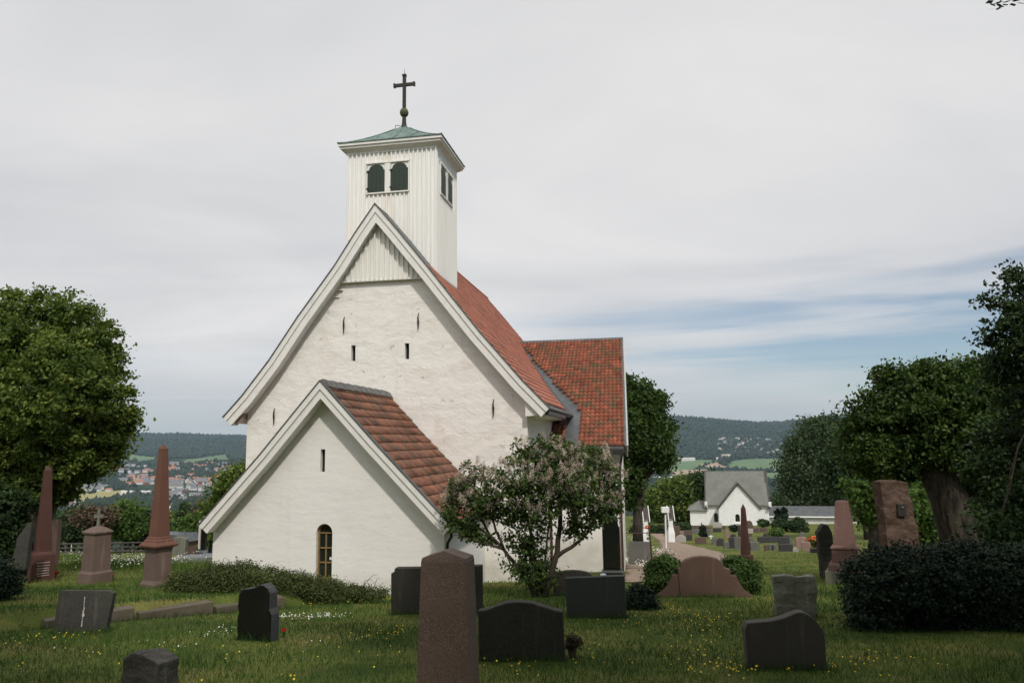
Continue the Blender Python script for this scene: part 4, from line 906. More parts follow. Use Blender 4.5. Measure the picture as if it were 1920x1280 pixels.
# ------------------------------------------------------------------ trees standing behind and over the camera: their shade lies over the near graves; low-crowned, overhead, side and corner ones added to deepen it
for i, (x, y, r, zc_, s) in enumerate(((6.0, -6.5, 6.4, 12.5, 1.0), (-5.5, -6.5, 6.4, 12.0, 1.0), (14.5, -3.5, 6.0, 11.5, 1.0), (-17, -6.0, 5.6, 11.0, 1.0), (1.0, -12, 6.5, 6.5, 1.0), (18.5, 5.0, 4.5, 8.0, 1), (-9, -13, 6, 6, 1), (11, -12, 6, 6, 1), (13.5, 3.5, 4.6, 8.0, 1), (-7.5, -1.0, 5.6, 12.0, 1), (5.5, 0.0, 5.2, 12.5, 1), (-19, -16, 8, 8, 1), (20, -15, 8, 8, 1))):
    bb = Vector((x, y, -1.5)); rt_ = empty('broadleaf_tree', bb, 0, ['tall shade tree behind the viewer to the right', 'tall shade tree behind the viewer to the left', 'shade tree far to the viewer\'s right whose twig hangs into the top right corner', 'shade tree far to the left behind the viewer', 'tallest shade tree, farthest behind the viewer', 'shade tree beyond the right edge past the yew hedge', 'unseen low-crowned tree added behind the viewer on the left for shade', 'unseen low-crowned tree added behind the viewer on the right for shade', 'unseen shade tree added beside the viewer on the right', 'added tree whose unseen crown blocks the sky above the viewer from the left', 'added tree whose unseen crown blocks the sky above the viewer from the right', 'broad unseen tree added at the back left to block sky light', 'broad unseen tree added at the back right to block sky light'][i], 'tree')
    rng = np.random.default_rng(100 + i); blb = [(Vector((rng.uniform(-.4, .4) * r, rng.uniform(-.35, .35) * r, zc_ - 1 + rng.uniform(-.25, .35) * r)), tuple(rng.uniform(.5, .7) * r * np.array([1, 1, .7]))) for _ in range(7)]
    V, F, T = crown_arrays(blb, 900, 16, .42, .32, .5, rng, .5)
    link('crown', npmesh('shade_crown', V, F, T), LEAF['maple'], rt_)
    mb = MB(); mb.tube([(0, 0, -.3), (.1, 0, 3), (0, .1, 6)], [.4, .32, .22], 10)
    for c, _ in blb: q, r3 = limb((0, .1, 5.5), c, .14, .03, random.Random(i)); mb.tube(q, r3, 6)
    mb.build('trunk', M_bark, rt_, smooth=True, merge=False)
    if i == 2:
        tip = at(1890, -12, 6.2) - bb; mb = MB(); mid = (tip + Vector((0, .1, 6))) / 2 + Vector((1.0, .8, 1.6)); end = at(1870, 8, 6.2) - bb
        mb.tube([(0, .1, 6), mid, tip + Vector((.5, .2, .45)), tip, end], [.10, .06, .02, .008, .004], 6); mb.build('hanging_branch', M_bark, rt_, smooth=True)
        pts = []; 
        for u, v in ((1856, 3), (1872, 4), (1888, 2), (1905, 0), (1858, 16), (1872, 15), (1876, 10), (1915, 5), (1895, -8), (1870, -10), (1910, -14), (1862, 8), (1885, 8), (1925, 2), (1900, 8)): pts.append(np.array(at(u, v, 6.2) - bb))
        pts = np.array(pts); nr = rng.normal(size=(len(pts), 3)) * .5 + np.array([0, -.8, .5]); nr /= np.linalg.norm(nr, axis=1, keepdims=True)
        V, F = quads(pts, nr, np.full(len(pts), .085), np.full(len(pts), .045), rng); link('twig_leaves', npmesh('twig', V, F, np.repeat(rng.uniform(0, .6, len(pts)), 4)), LEAF['dark'], rt_)
# ------------------------------------------------------------------ stones
def granite(name, a, b_, sp, bump=0.35, rough=0.75, sc=110, lich=None, bs=35, spec=.3):
    return mat(name, [(0.3, a), (0.7, b_)], 1.6, 5, rough=rough, bump=bump, bscale=bs, bdist=0.012, speck=(0.5, 0.66, sp), sscale=sc, stain=lich, stscale=1.3, st_lo=.56, st_hi=.72, spec=spec, streak=(tuple(min(1, c * 1.55 + .01) for c in b_), .60, .80, 7))
M_gr_pink = granite('brownish_pink_granite', (0.072, 0.047, 0.037), (0.108, 0.072, 0.057), (0.18, 0.135, 0.112), .5, sc=170)
M_gr_dark = granite('dark_weathered_granite', (0.016, 0.016, 0.013), (0.034, 0.031, 0.024), (0.055, 0.052, 0.04), .4, sc=90, lich=(.05, .05, .032))
M_scv = granite('brownish_grey_granite', (0.045, 0.04, 0.033), (0.075, 0.066, 0.055), (0.085, 0.075, 0.062), .4, sc=120, lich=(.075, .07, .05))
M_gr_grey = granite('grey_green_granite', (0.09, 0.094, 0.07), (0.17, 0.17, 0.13), (0.24, 0.235, 0.19), .9, bs=9)
M_slate = granite('smooth_slate', (0.024, 0.027, 0.026), (0.036, 0.040, 0.038), (0.042, 0.046, 0.042), .1, .45, spec=.5)
M_slab = granite('rough_grey_slate', (0.022, 0.022, 0.019), (0.055, 0.052, 0.043), (0.085, 0.08, 0.066), .7, bs=16)
M_black = granite('polished_black_granite', (0.004, 0.004, 0.004), (0.008, 0.008, 0.008), (0.012, 0.012, 0.012), .0, .2, spec=.5)
M_blackr = granite('hewn_black_granite', (0.03, 0.031, 0.034), (0.055, 0.056, 0.06), (0.08, 0.08, 0.085), .8, .8, bs=14)
M_red = granite('red_sandstone', (0.105, 0.047, 0.031), (0.15, 0.068, 0.046), (0.18, 0.085, 0.06), .25)
M_redd = granite('deep_red_granite', (0.05, 0.022, 0.016), (0.08, 0.034, 0.025), (0.10, 0.044, 0.034), .25)
M_mauve = granite('mauve_sandstone', (0.10, 0.068, 0.055), (0.15, 0.105, 0.087), (0.18, 0.13, 0.11), .3)
M_rpink = granite('pink_granite', (0.135, 0.074, 0.06), (0.19, 0.107, 0.09), (0.24, 0.155, 0.13), .25)
M_rough = granite('rough_red_stone', (0.065, 0.038, 0.026), (0.125, 0.077, 0.055), (0.05, 0.03, 0.02), 1.0, bs=7)
M_brown = granite('brown_granite', (0.075, 0.043, 0.031), (0.11, 0.066, 0.048), (0.15, 0.095, 0.07), .35)
M_wstone = granite('pale_stone', (0.40, 0.37, 0.35), (0.52, 0.48, 0.46), (0.6, 0.57, 0.55), .2)
M_white = mat('white_paint', [(0.3, (0.70, 0.69, 0.67)), (0.7, (0.80, 0.79, 0.77))], 3)
M_kerb = granite('brown_kerb_granite', (0.085, 0.07, 0.048), (0.15, 0.125, 0.09), (0.06, 0.055, 0.034), .9, bs=8, lich=(0.10, 0.105, 0.05))  # brownish granite with lichen patches
M_letter = mat('pale_lettering', [(0.3, (0.36, 0.30, 0.28)), (0.7, (0.48, 0.42, 0.39))], 4)
M_fred = mat('red_petals', [(0.3, (0.45, 0.02, 0.015)), (0.7, (0.65, 0.04, 0.02))], 9)
M_forange = mat('orange_petals', [(0.3, (0.55, 0.10, 0.02)), (0.7, (0.75, 0.20, 0.04))], 9)
M_stem = mat('green_stems', [(0.3, (0.03, 0.06, 0.015)), (0.7, (0.07, 0.11, 0.03))], 9)
M_clay = mat('clay_pot', [(0.3, (0.10, 0.06, 0.04)), (0.7, (0.15, 0.09, 0.06))], 9)

def smoothline(pts, n=3):
    for _ in range(n):
        q = []
        for i in range(len(pts)):
            a, b = pts[i], pts[(i + 1) % len(pts)]
            q += [(a[0] * .75 + b[0] * .25, a[1] * .75 + b[1] * .25), (a[0] * .25 + b[0] * .75, a[1] * .25 + b[1] * .75)]
        pts = q
    return pts
def stone(name, px, thick, m, label, cat='headstone', yaw=-8, bevel=0.012, rough=0, cuts=0, group=None, base=None, d=None, parts=None, sink=0.25, smooth=False, lean=0, seed=0, lift=0):
    """an upright stone whose outline (photo pixels, counter-clockwise from lower left) gets real size at its ground point"""
    us = [p[0] for p in px]; vb = max(p[1] for p in px); uc = (min(us) + max(us)) / 2
    P = base_at(uc, d) if d else G(uc, vb); k = kpx(P); cy = cos(radians(yaw))
    v0 = vb
    if d:                                   # the foot is hidden: measure heights from the ground point's own pixel row
        q = Vector(P); dd_ = q.y * cos(PITCH) + q.z * sin(PITCH)
        Y_ = (-q.y * sin(PITCH) + q.z * cos(PITCH)) / dd_; X_ = q.x / dd_; v0 = 640 - FPX * (cos(ROLL) * Y_ - sin(ROLL) * X_)
    pts = [((u - uc) * k / cy, (v0 - v) * k * 1.01) for u, v in px]
    lo = min(p[1] for p in pts)
    pts = [(x, z - sink if z <= lo + 0.02 else z) for x, z in pts]
    mb = MB().prism(pts, -thick / 2, thick / 2)
    o = mb.build(name, m, None, bevel=bevel, rough=rough, cuts=cuts, seed=seed, smooth=smooth)
    o.location = P + Vector((0, 0, lift)); o.rotation_euler = (radians(lean), 0, radians(yaw)); tag(o, label, cat, group); return o
def rect(u0, u1, v0, v1): return [(u0, v1), (u1, v1), (u1, v0), (u0, v0)]
def arch(u0, u1, v0, v1, s=0.35, n=8):
    h = (v1 - v0) * s; c = (u0 + u1) / 2; r = (u1 - u0) / 2
    return [(u0, v1), (u1, v1), (u1, v0 + h)] + [(c + r * cos(pi * i / n), v0 + h - h * sin(pi * i / n)) for i in range(1, n)] + [(u0, v0 + h)]

# the tall tapering granite pillar in the foreground (rectangular section, low hipped top)
P = at(840, 1100, 5.0); gP = g(P.x, P.y); k = kpx(at(840, 1100, 5.0)); zt = at(838, 1046, 5.0).z - gP.z; hz_ = zt
pil = MB().sq([(0.200, -0.3), (0.193, 0.0), (0.152, hz_ - .01)], ax=.62)
pil.sq([(0.152, hz_ - .01), (0.143, hz_ + .003)], ax=.62)
o = pil.build('granite_pillar', M_gr_pink, None, bevel=0.006); o.location = gP; o.rotation_euler = (0, 0, radians(-13))
# pointed cap as part of the same block
pil2 = MB().add([(-.146, -.090, 0), (.146, -.090, 0), (.146, .090, 0), (-.146, .090, 0), (-.150, -.093, -.02), (.150, -.093, -.02), (.150, .093, -.02), (-.150, .093, -.02), (0, -.078, .045), (0, .078, .045)],
                [(4, 7, 6, 5), (4, 5, 1, 0), (5, 6, 2, 1), (6, 7, 3, 2), (7, 4, 0, 3), (0, 1, 8), (2, 3, 9), (1, 2, 9, 8), (3, 0, 8, 9)])
c_ = pil2.build('pillar_top', M_gr_pink, o, bevel=0.004, loc=(0, 0, hz_ + .012)); tag(o, 'tall tapering brown granite pillar standing nearest in the centre foreground', 'grave monument')

# broad dark headstone with a shallow arched head
a = [(900, 1237), (1060, 1237), (1057, 1147), (1040, 1144), (1020, 1138), (1000, 1132), (975, 1130), (952, 1132), (930, 1139), (915, 1145), (898, 1147)]
t = stone('broad_headstone', a, 0.17, M_gr_dark, 'broad dark headstone with a shallow arched top right of the granite pillar', yaw=-6, bevel=0.02)
po = G(1073, 1232); pt = empty('potted_plant', po, 0, 'withered dark plant in a small pot at the foot of the broad arched headstone', 'plant')
MB().lathe([(0.04, 0), (0.055, 0.09), (0.06, 0.10)], 12).build('pot', M_clay, pt)
V, F, T = crown_arrays([(Vector((0, 0, .17)), (.085, .07, .09))], 50, 12, .05, .02, .03, np.random.default_rng(4), .4); link('foliage', npmesh('pp', V, F, T * .5), LEAF['red'], pt)
# smooth slate slab with a white stone on it
t = stone('plain_headstone', [(1065, 1157), (1174, 1157), (1172, 1080), (1063, 1086)], 0.16, M_slate, 'plain smooth slate headstone with a square top and a white pebble lying on it', yaw=-10, bevel=0.006)
p = at(1131, 1081, t.location.y); ws = MB().lathe([(0.01, 0), (0.035, .005), (.045, .02), (.035, .038), (.01, .048)], 12).build('pebble', M_white, None, rough=.008, cuts=.02, smooth=True); ws.scale = (1.35, .9, 1); ws.location = (p.x, t.location.y + 0.01, t.location.z + (1157 - 1083) * kpx(t.location) * 1.0 + .005)
tag(ws, 'white pebble lying on top of the plain slate headstone', 'pebble')
# the stepped dark double stone behind the pillar
stone('stepped_headstone', [(735, 1149), (905, 1149), (905, 1062), (800, 1066), (741, 1067), (740, 1075), (734, 1076)], 0.22, M_gr_dark, 'wide dark headstone with a stepped corner half hidden behind the granite pillar', yaw=-6, bevel=0.01)
# polished black stone with a wave-shaped head
w_ = [(449, 1199), (519, 1199), (520, 1150), (514, 1140), (515, 1112), (510, 1103), (500, 1098), (492, 1098), (482, 1103), (470, 1106), (456, 1108), (448, 1117), (446, 1140), (449, 1150), (446, 1165)]
P_ = G(484, 1199); bh = stone('black_headstone', w_, 0.17, [M_black, M_blackr], 'polished black headstone with a wavy top and hewn edges in the left foreground', yaw=-22, bevel=0.008)
for pl in bh.data.polygons: pl.material_index = 0 if abs(pl.normal.y) > .9 else 1
def posy(u, v, label, m=M_fred, r=.05, h=.10, cat='flowers', nm='grave_flowers', pot=False, d=None):
    p = base_at(u, d) if d else G(u, v); e = empty(nm, p, 0, label, cat)
    rng = np.random.default_rng(int(u)); V, F, T = crown_arrays([(Vector((0, 0, h)), (r, r, r * .8))], 20, 8, r * .55, r * .5, r * .25, rng, .2); link('petals', npmesh('petals', V, F), m, e)
    V, F, T = crown_arrays([(Vector((0, 0, h * .4)), (r * .9, r * .9, h * .4))], 14, 8, r * .9, r * .3, r * .3, rng, .4); link('leaves', npmesh('pl', V, F, T), LEAF['box'], e)
    if pot: MB().lathe([(r * .7, 0), (r * .9, h * .45), (r * .95, h * .5)], 12).build('pot', M_clay, e)
    return e
posy(532, 1195, 'small red flowers beside the polished black headstone', r=.028, h=.11)
# leaning rough slate slab
t = stone('leaning_headstone', [(103, 1186), (196, 1186), (207, 1116), (197, 1112), (108, 1109)], 0.12, M_slab, 'leaning rough grey slab with a pale streak down its face', yaw=4, bevel=0.008, rough=.006, cuts=.07, lean=-6)
kk = kpx(t.location); sk = MB(); rnd = random.Random(3)
for i in range(9):
    z = (1170 - 1116) * kk * i / 9 + .1; sk.box(.0 + rnd.uniform(-.006, .006), .012 + rnd.uniform(0, .02) * (i in (3, 4, 5)), -.073, -.066, z, z + .045)
sk.build('lichen_streak', M_wstone, t, merge=False)
# small rough block cut by the bottom edge
stone('rough_block', [(238, 1300), (322, 1300), (324, 1236), (312, 1231), (284, 1224), (262, 1226), (240, 1236)], 0.26, M_slab, 'small rough-hewn grey block cut by the bottom edge at the left', yaw=-25, bevel=.02, rough=.03, cuts=.03)
# s-curved headstone lower right
s_ = [(1402, 1252), (1544, 1252), (1545, 1190), (1537, 1172), (1524, 1158), (1510, 1150), (1500, 1149), (1488, 1153), (1470, 1160), (1448, 1165), (1425, 1167), (1404, 1169), (1399, 1180)]
stone('curved_headstone', s_, 0.15, M_scv, 'dark headstone with an S-curved top in front of the pale rough-edged slab', yaw=-4, bevel=.014)
# grey rough-edged slab
stone('rough_edged_headstone', [(1457, 1156), (1530, 1156), (1532, 1095), (1530, 1081), (1500, 1083), (1475, 1080), (1453, 1082), (1452, 1095), (1455, 1120)], 0.15, M_gr_grey, 'pale grey-green slab with rough chipped edges behind the S-curved headstone', yaw=-4, bevel=.02, rough=.028, cuts=.04)
# brown headstone with wings
a = [(1278, 1118), (1367, 1118), (1369, 1068), (1358, 1065), (1356, 1055), (1345, 1048), (1330, 1045), (1318, 1044.5), (1304, 1046), (1290, 1050), (1281, 1057), (1279, 1066), (1274, 1066)]
t = stone('winged_headstone', a, 0.20, M_brown, 'arched brown granite headstone with low curved wings between two green shrubs', yaw=-8, bevel=.012)
kk = kpx(t.location)
for sgn, nm_ in ((-1, 'wing'), (1, 'wing')):
    x0 = sgn * 46 * kk; pr = [(x0, -.2), (x0, 40 * kk)] + [(x0 + sgn * q * kk, z * kk) for q, z in ((13, 39), (16, 30), (23, 18), (33, 8), (42, 3))] + [(x0 + sgn * 44 * kk, -.2)]
    if sgn > 0: pr = pr[::-1]
    MB().prism(pr, -.07, .07).build(nm_, M_brown, t, bevel=.008)
# stone behind the lilac
stone('low_headstone', arch(1036, 1108, 1070, 1117, .2), 0.14, M_gr_dark, 'low dark headstone half hidden behind the foot of the lilac', yaw=-6, d=17.6, bevel=.012)
# tall black monument beside the lilac
P = G(1148, 1079); kk = kpx(P); bm_ = empty('black_monument', P, radians(-8), 'tall black granite monument with an arched head on a stepped base, right of the lilac', 'grave monument')
MB().box(-.40, .40, -.25, .25, -.3, .07).build('plinth', M_gr_dark, bm_, bevel=.01)
MB().sq([(.345, .07), (.345, .13), (.29, .20)], ax=.62).build('base', M_black, bm_, bevel=.006)
hh = (1071 - 977) * kk
MB().prism([(-.275, .20), (.275, .20), (.275, .20 + hh * .80), (.23, .20 + hh * .86), (.23, .20 + hh * .90)] + [(.23 * cos(pi * i / 8), .20 + hh * .90 + .15 * sin(pi * i / 8)) for i in range(1, 8)] + [(-.23, .20 + hh * .90), (-.23, .20 + hh * .86), (-.275, .20 + hh * .80)], -.11, .11).build('tablet', M_black, bm_, bevel=.012)
fc = MB(); fc.box(-.21, -.18, -.135, -.11, .3, .2 + hh * .8).box(.18, .21, -.135, -.11, .3, .2 + hh * .8).box(-.21, .21, -.13, -.11, .26, .3); fc.build('moulding', M_black, bm_, merge=False, bevel=.004)

# left terrace monuments
def mono(u, d, yaw, label, nm='obelisk'): P = base_at(u, d); return empty(nm, P, radians(yaw), label, 'grave monument'), kpx(P)
def vrow(P):      # photo row of a ground point
    dd_ = P.y * cos(PITCH) + P.z * sin(PITCH); Y_ = (-P.y * sin(PITCH) + P.z * cos(PITCH)) / dd_; return 640 - FPX * (cos(ROLL) * Y_ - sin(ROLL) * P.x / dd_)
E3 = G(294, 1099); o3 = empty('obelisk', E3, radians(-31), 'tallest red sandstone obelisk on a moulded pedestal, nearest the porch', 'grave monument'); k3 = kpx(E3); f = .72 * k3
def Z3(v): return (1099 - v) * k3
MB().sq([(29 * f, -.2), (29 * f, Z3(1092)), (25.5 * f, Z3(1086))]).build('base', M_mauve, o3, bevel=.006)
die = MB().sq([(24 * f, Z3(1086)), (23.5 * f, Z3(1032)), (25 * f, Z3(1030)), (25 * f, Z3(1028))]).build('pedestal', M_mauve, o3, bevel=.006)
for r_ in range(4):                       # arched panels on each face, with engraved rows
    mb = MB(); w_ = 17 * f; za, zb_ = Z3(1080), Z3(1042); o_ = 24.2 * f
    ring_o = [(-w_, za), (w_, za), (w_, zb_)] + [(w_ * cos(pi * i / 8), zb_ + w_ * .55 * sin(pi * i / 8)) for i in range(1, 8)] + [(-w_, zb_)]
    m_ = Matrix.Rotation(r_ * pi / 2, 4, 'Z') @ Matrix.Translation((0, -o_, 0)); mb.prism(ring_o, -.004, .03, m_); mb.build('panel', M_mauve, o3, bevel=.003)
mb = MB().sq([(25 * f, Z3(1028)), (34 * f, Z3(1025)), (34.5 * f, Z3(1022)), (26 * f, Z3(1016)), (26 * f, Z3(1014)), (22 * f, Z3(1011)), (22 * f, Z3(1009)), (19.5 * f, Z3(1007))]); mb.build('cornice', M_red, o3, bevel=.004)
MB().sq([(18.5 * f, Z3(1008)), (8.4 * f, Z3(846)), (8.8 * f, Z3(845)), (8.4 * f, Z3(843)), (.6 * f, Z3(835))]).build('shaft', M_red, o3, bevel=.004)
E2 = G(178, 1093); o2 = empty('cross_topped_stone', E2, radians(-30), 'squat mauve pedestal stone with a hipped cap and a small stone cross', 'grave monument'); k2 = kpx(E2); f = .73 * k2
Z2 = lambda v: (1093 - v) * k2
MB().sq([(29 * f, -.2), (28.5 * f, Z2(1073)), (25 * f, Z2(1069))]).build('base', M_mauve, o2, bevel=.008)
MB().sq([(24.5 * f, Z2(1070)), (22.5 * f, Z2(1005)), (22.5 * f, Z2(1002))]).build('pedestal', M_mauve, o2, bevel=.006)
MB().sq([(22.5 * f, Z2(1003)), (26 * f, Z2(1001)), (26.5 * f, Z2(998)), (14 * f, Z2(991)), (5 * f, Z2(988))]).build('cap', M_mauve, o2, bevel=.006)
cr = MB().sq([(3.6 * f, Z2(989)), (3.0 * f, Z2(978))]).box(-3 * f, 3 * f, -2.6 * f, 2.6 * f, Z2(979), Z2(957)).box(-12 * f, -3 * f, -2.4 * f, 2.4 * f, Z2(973), Z2(967)).box(3 * f, 12 * f, -2.4 * f, 2.4 * f, Z2(973), Z2(967))
co = cr.build('cross', M_gr_grey, o2, bevel=.004, merge=False); co.rotation_euler = (0, 0, radians(30))
E1 = G(76, 1089); o1 = empty('obelisk', E1, radians(-50), 'dark red granite obelisk on a tall lettered block, leftmost on the terrace', 'grave monument'); k1 = kpx(E1); f = .76 * k1
Z1 = lambda v: (1089 - v) * k1
die = MB().sq([(27 * f, -.2), (24.5 * f, Z1(1040)), (22.5 * f, Z1(1036)), (19 * f, Z1(1034))]).build('pedestal', M_redd, o1, bevel=.012)
sh = MB().sq([(17.5 * f, Z1(1035)), (8.2 * f, Z1(885)), (8.6 * f, Z1(884)), (.6 * f, Z1(875))]).build('shaft', M_redd, o1, bevel=.004)
rnd = random.Random(2)
for i, v in enumerate((1054, 1059, 1064, 1068.5, 1073, 1077)):      # weathered lettering, only strokes remain
    x = -14 * f + (i % 2) * 2 * f; lt = MB()
    while x < 13 * f:
        w_ = rnd.uniform(.5, 1.5) * f; hw = (27 - 2.5 * (1089 - v) / 49) * f
        lt.box(x, x + w_, -hw - .004, -hw + .004, Z1(v) + .0, Z1(v) + (2.0 if i % 3 == 0 else 1.5) * k1); x += w_ + rnd.uniform(.4, .9) * f
    lo = lt.build('lettering', M_letter, o1, merge=False); lo.rotation_euler = (0, 0, pi / 2)
for u, v, l in ((104, 1082, 'red flowers at the right foot of the leftmost obelisk'), (209, 1085, 'few red flowers at the right foot of the cross-topped stone'), (324, 1090, 'red flowers at the right foot of the tallest obelisk')): posy(u, v, l, r=.06, h=.13)
posy(56, 1090, 'tiny white flowers at the left foot of the leftmost obelisk', M_white, .03, .05)
stone('rough_headstone', [(28, 1050), (56, 1050), (62, 980), (52, 988), (36, 1010)], .16, M_slab, 'leaning lichened grey stone between the big tree and the leftmost obelisk', d=20, yaw=0, bevel=.01, rough=.01, cuts=.08)
stone('tall_headstone', [(92, 1045), (111, 1045), (112, 976), (104, 977), (97, 979)], .2, M_mauve, 'tall pinkish stone just right of the leftmost obelisk shaft', d=24, yaw=-4)
def wcross(u, v0, v1, label, d, m=M_white, w_=.34, nm='white_cross'):
    P = G(u, v1); kk = kpx(P); h = (v1 - v0) * kk; o = MB().box(-w_ * .11, w_ * .11, -.02, .02, -.1, h).box(-w_ / 2, -w_ * .11, -.02, .02, h * .6, h * .6 + w_ * .22).box(w_ * .11, w_ / 2, -.02, .02, h * .6, h * .6 + w_ * .22).build(nm, m, None, merge=False, loc=P); return tag(o, label, 'cross')
wcross(133, 1019, 1040, 'small white cross among the daisies left of the cross-topped stone', 23, w_=.17)
wcross(1333, 1003, 1010, 'small white cross between the wide dark brown headstone and a grey one', 60, w_=.4)
wcross(204, 1048, 1066, 'tiny white cross by the daisies right of the cross-topped stone', 19.5, w_=.09)
stone('low_headstone', [(322, 1030), (352, 1030), (353, 1012), (346, 1008), (328, 1008)], .25, M_gr_grey, 'low broad grey-brown stone by the road right of the tallest obelisk', d=36, yaw=-10)
stone('black_post', [(379, 1020), (387, 1020), (387, 990), (379, 990)], .2, M_black, 'dark upright monument just left of the porch eaves', d=34, yaw=0, cat='grave monument')
stone('pale_post', [(373, 1019), (377, 1019), (377, 978), (373, 978)], .12, M_wstone, 'thin pale post just left of the dark upright monument', d=34, yaw=0, cat='post')
P = base_at(328, 56); sh = empty('garden_shed', P, radians(-20), 'small grey-roofed shed beyond the fence right of the tallest obelisk', 'shed')
MB().box(-1.3, 1.3, -.8, .8, -1, 1.0).build('wall', M_clay, sh); MB().prism([(-1.5, 1.0), (1.5, 1.0), (1.1, 1.55), (-1.1, 1.55)], -1.0, 1.0).build('roof', M_lead, sh)

# kerb wall of the terrace: separate granite blocks
kp = [(-9.6, 11.2), (-8.4, 11.38), (-7.3, 11.56), (-6.5, 11.68)]
rnd = random.Random(6)
def kblock(a, b, label, h=.30):
    a = Vector((*a, 0)); b = Vector((*b, 0)); c = (a + b) / 2; L = (b - a).length; ang = atan2(b.y - a.y, b.x - a.x)
    z = min(float(H(c.x + sin(ang) * .35, c.y - cos(ang) * .35)), float(H(c.x, c.y)))
    o = MB().box(-L / 2 + .01, L / 2 - .01, -.16, .16, -.25, h + .02).build('kerb_stone', M_kerb, None, bevel=.02, rough=.014, cuts=.09, loc=(c.x, c.y, z), rz=ang, seed=int(c.x * 10)); return tag(o, label, 'kerb stone', 'granite blocks edging the raised terrace')
# terr() edge: front edge y=11.35+.16(x+8.63); right edge x=-5.6+.13(y-13.2)
fe = lambda x: 11.35 + .16 * (x + 8.63); re_ = lambda y: -5.6 + .13 * (y - 13.2)
kl = lambda t: (-7.2 + .728 * t, 13.6 + .686 * t)
for a_, b_, lb in ((-.95, .45, 'pale lichened kerb block just right of the leaning rough slab'),
                   (.5, 1.85, 'kerb block in the middle of the terrace edge'), (1.9, 3.3, 'farthest kerb block, half under the sprawling shrub')): kblock(kl(a_), kl(b_), lb, .17)

# right side monuments
E = base_at(1583, 20.5); pk = empty('truncated_obelisk', E, radians(-28), 'pink granite truncated obelisk on a two-stepped plinth left of the yew hedge', 'grave monument'); kk = kpx(E); vb_ = vrow(E); Zp = lambda v: (vb_ - v) * kk; f = .74 * kk
MB().sq([(47 * f, -.3), (47 * f, Zp(1068))]).build('footing', M_gr_grey, pk, bevel=.01)
MB().sq([(40 * f, Zp(1068)), (39 * f, Zp(1057)), (35 * f, Zp(1054))]).build('lower_plinth', M_rpink, pk, bevel=.008)
MB().sq([(31 * f, Zp(1055)), (30 * f, Zp(1030)), (33 * f, Zp(1028)), (32 * f, Zp(1025)), (26 * f, Zp(1022))]).build('upper_plinth', M_rpink, pk, bevel=.006)
MB().sq([(25 * f, Zp(1024)), (16 * f, Zp(945)), (15 * f, Zp(942)), (6 * f, Zp(940))]).build('shaft', M_rpink, pk, bevel=.006)
rg = stone('rough_red_stone', [(1655, 1050), (1722, 1050), (1716, 1010), (1708, 950), (1702, 909), (1680, 905), (1647, 905), (1651, 960)], .34, M_rough, 'tall rough-hewn red stone carrying a small dark plaque', 'grave monument', yaw=6, d=18.5, bevel=.02, rough=.05, cuts=.09, sink=.6)
kk = kpx(rg.location); vb_ = vrow(rg.location)
pl = MB().box(-.5 * 17 * kk, .5 * 17 * kk, -.245, -.20, (vb_ - 968) * kk, (vb_ - 946) * kk).build('plaque', M_gr_dark, rg, bevel=.004); pl.location = (-1 * kk, 0, 0)
MB().lathe([(.0, 0), (.025, .0), (.03, .03), (.0, .05)], 8, (-.0, -.25, (vb_ - 954) * kk)).build('relief', M_gr_grey, rg)
stone('weathered_stone', [(1535, 1070), (1560, 1070), (1557, 1000), (1551, 987), (1543, 985), (1537, 992), (1531, 1000), (1533, 1040)], .3, M_gr_dark, 'tall dark weathered stone just left of the pink truncated obelisk', d=22, yaw=-6, bevel=.02, rough=.03, cuts=.12)
E = base_at(1396, 23); ob = empty('obelisk', E, radians(-40), 'slender dark red obelisk rising before the chapel gable', 'grave monument'); kk = kpx(E); vb_ = vrow(E); Zp = lambda v: (vb_ - v) * kk; f = .74 * kk
MB().sq([(15 * f, -.3), (14 * f, Zp(1042)), (12 * f, Zp(1040))]).build('base', M_redd, ob, bevel=.006)
MB().sq([(9.5 * f, Zp(1041)), (4.6 * f, Zp(956)), (.5 * f, Zp(947))]).build('shaft', M_redd, ob, bevel=.003)

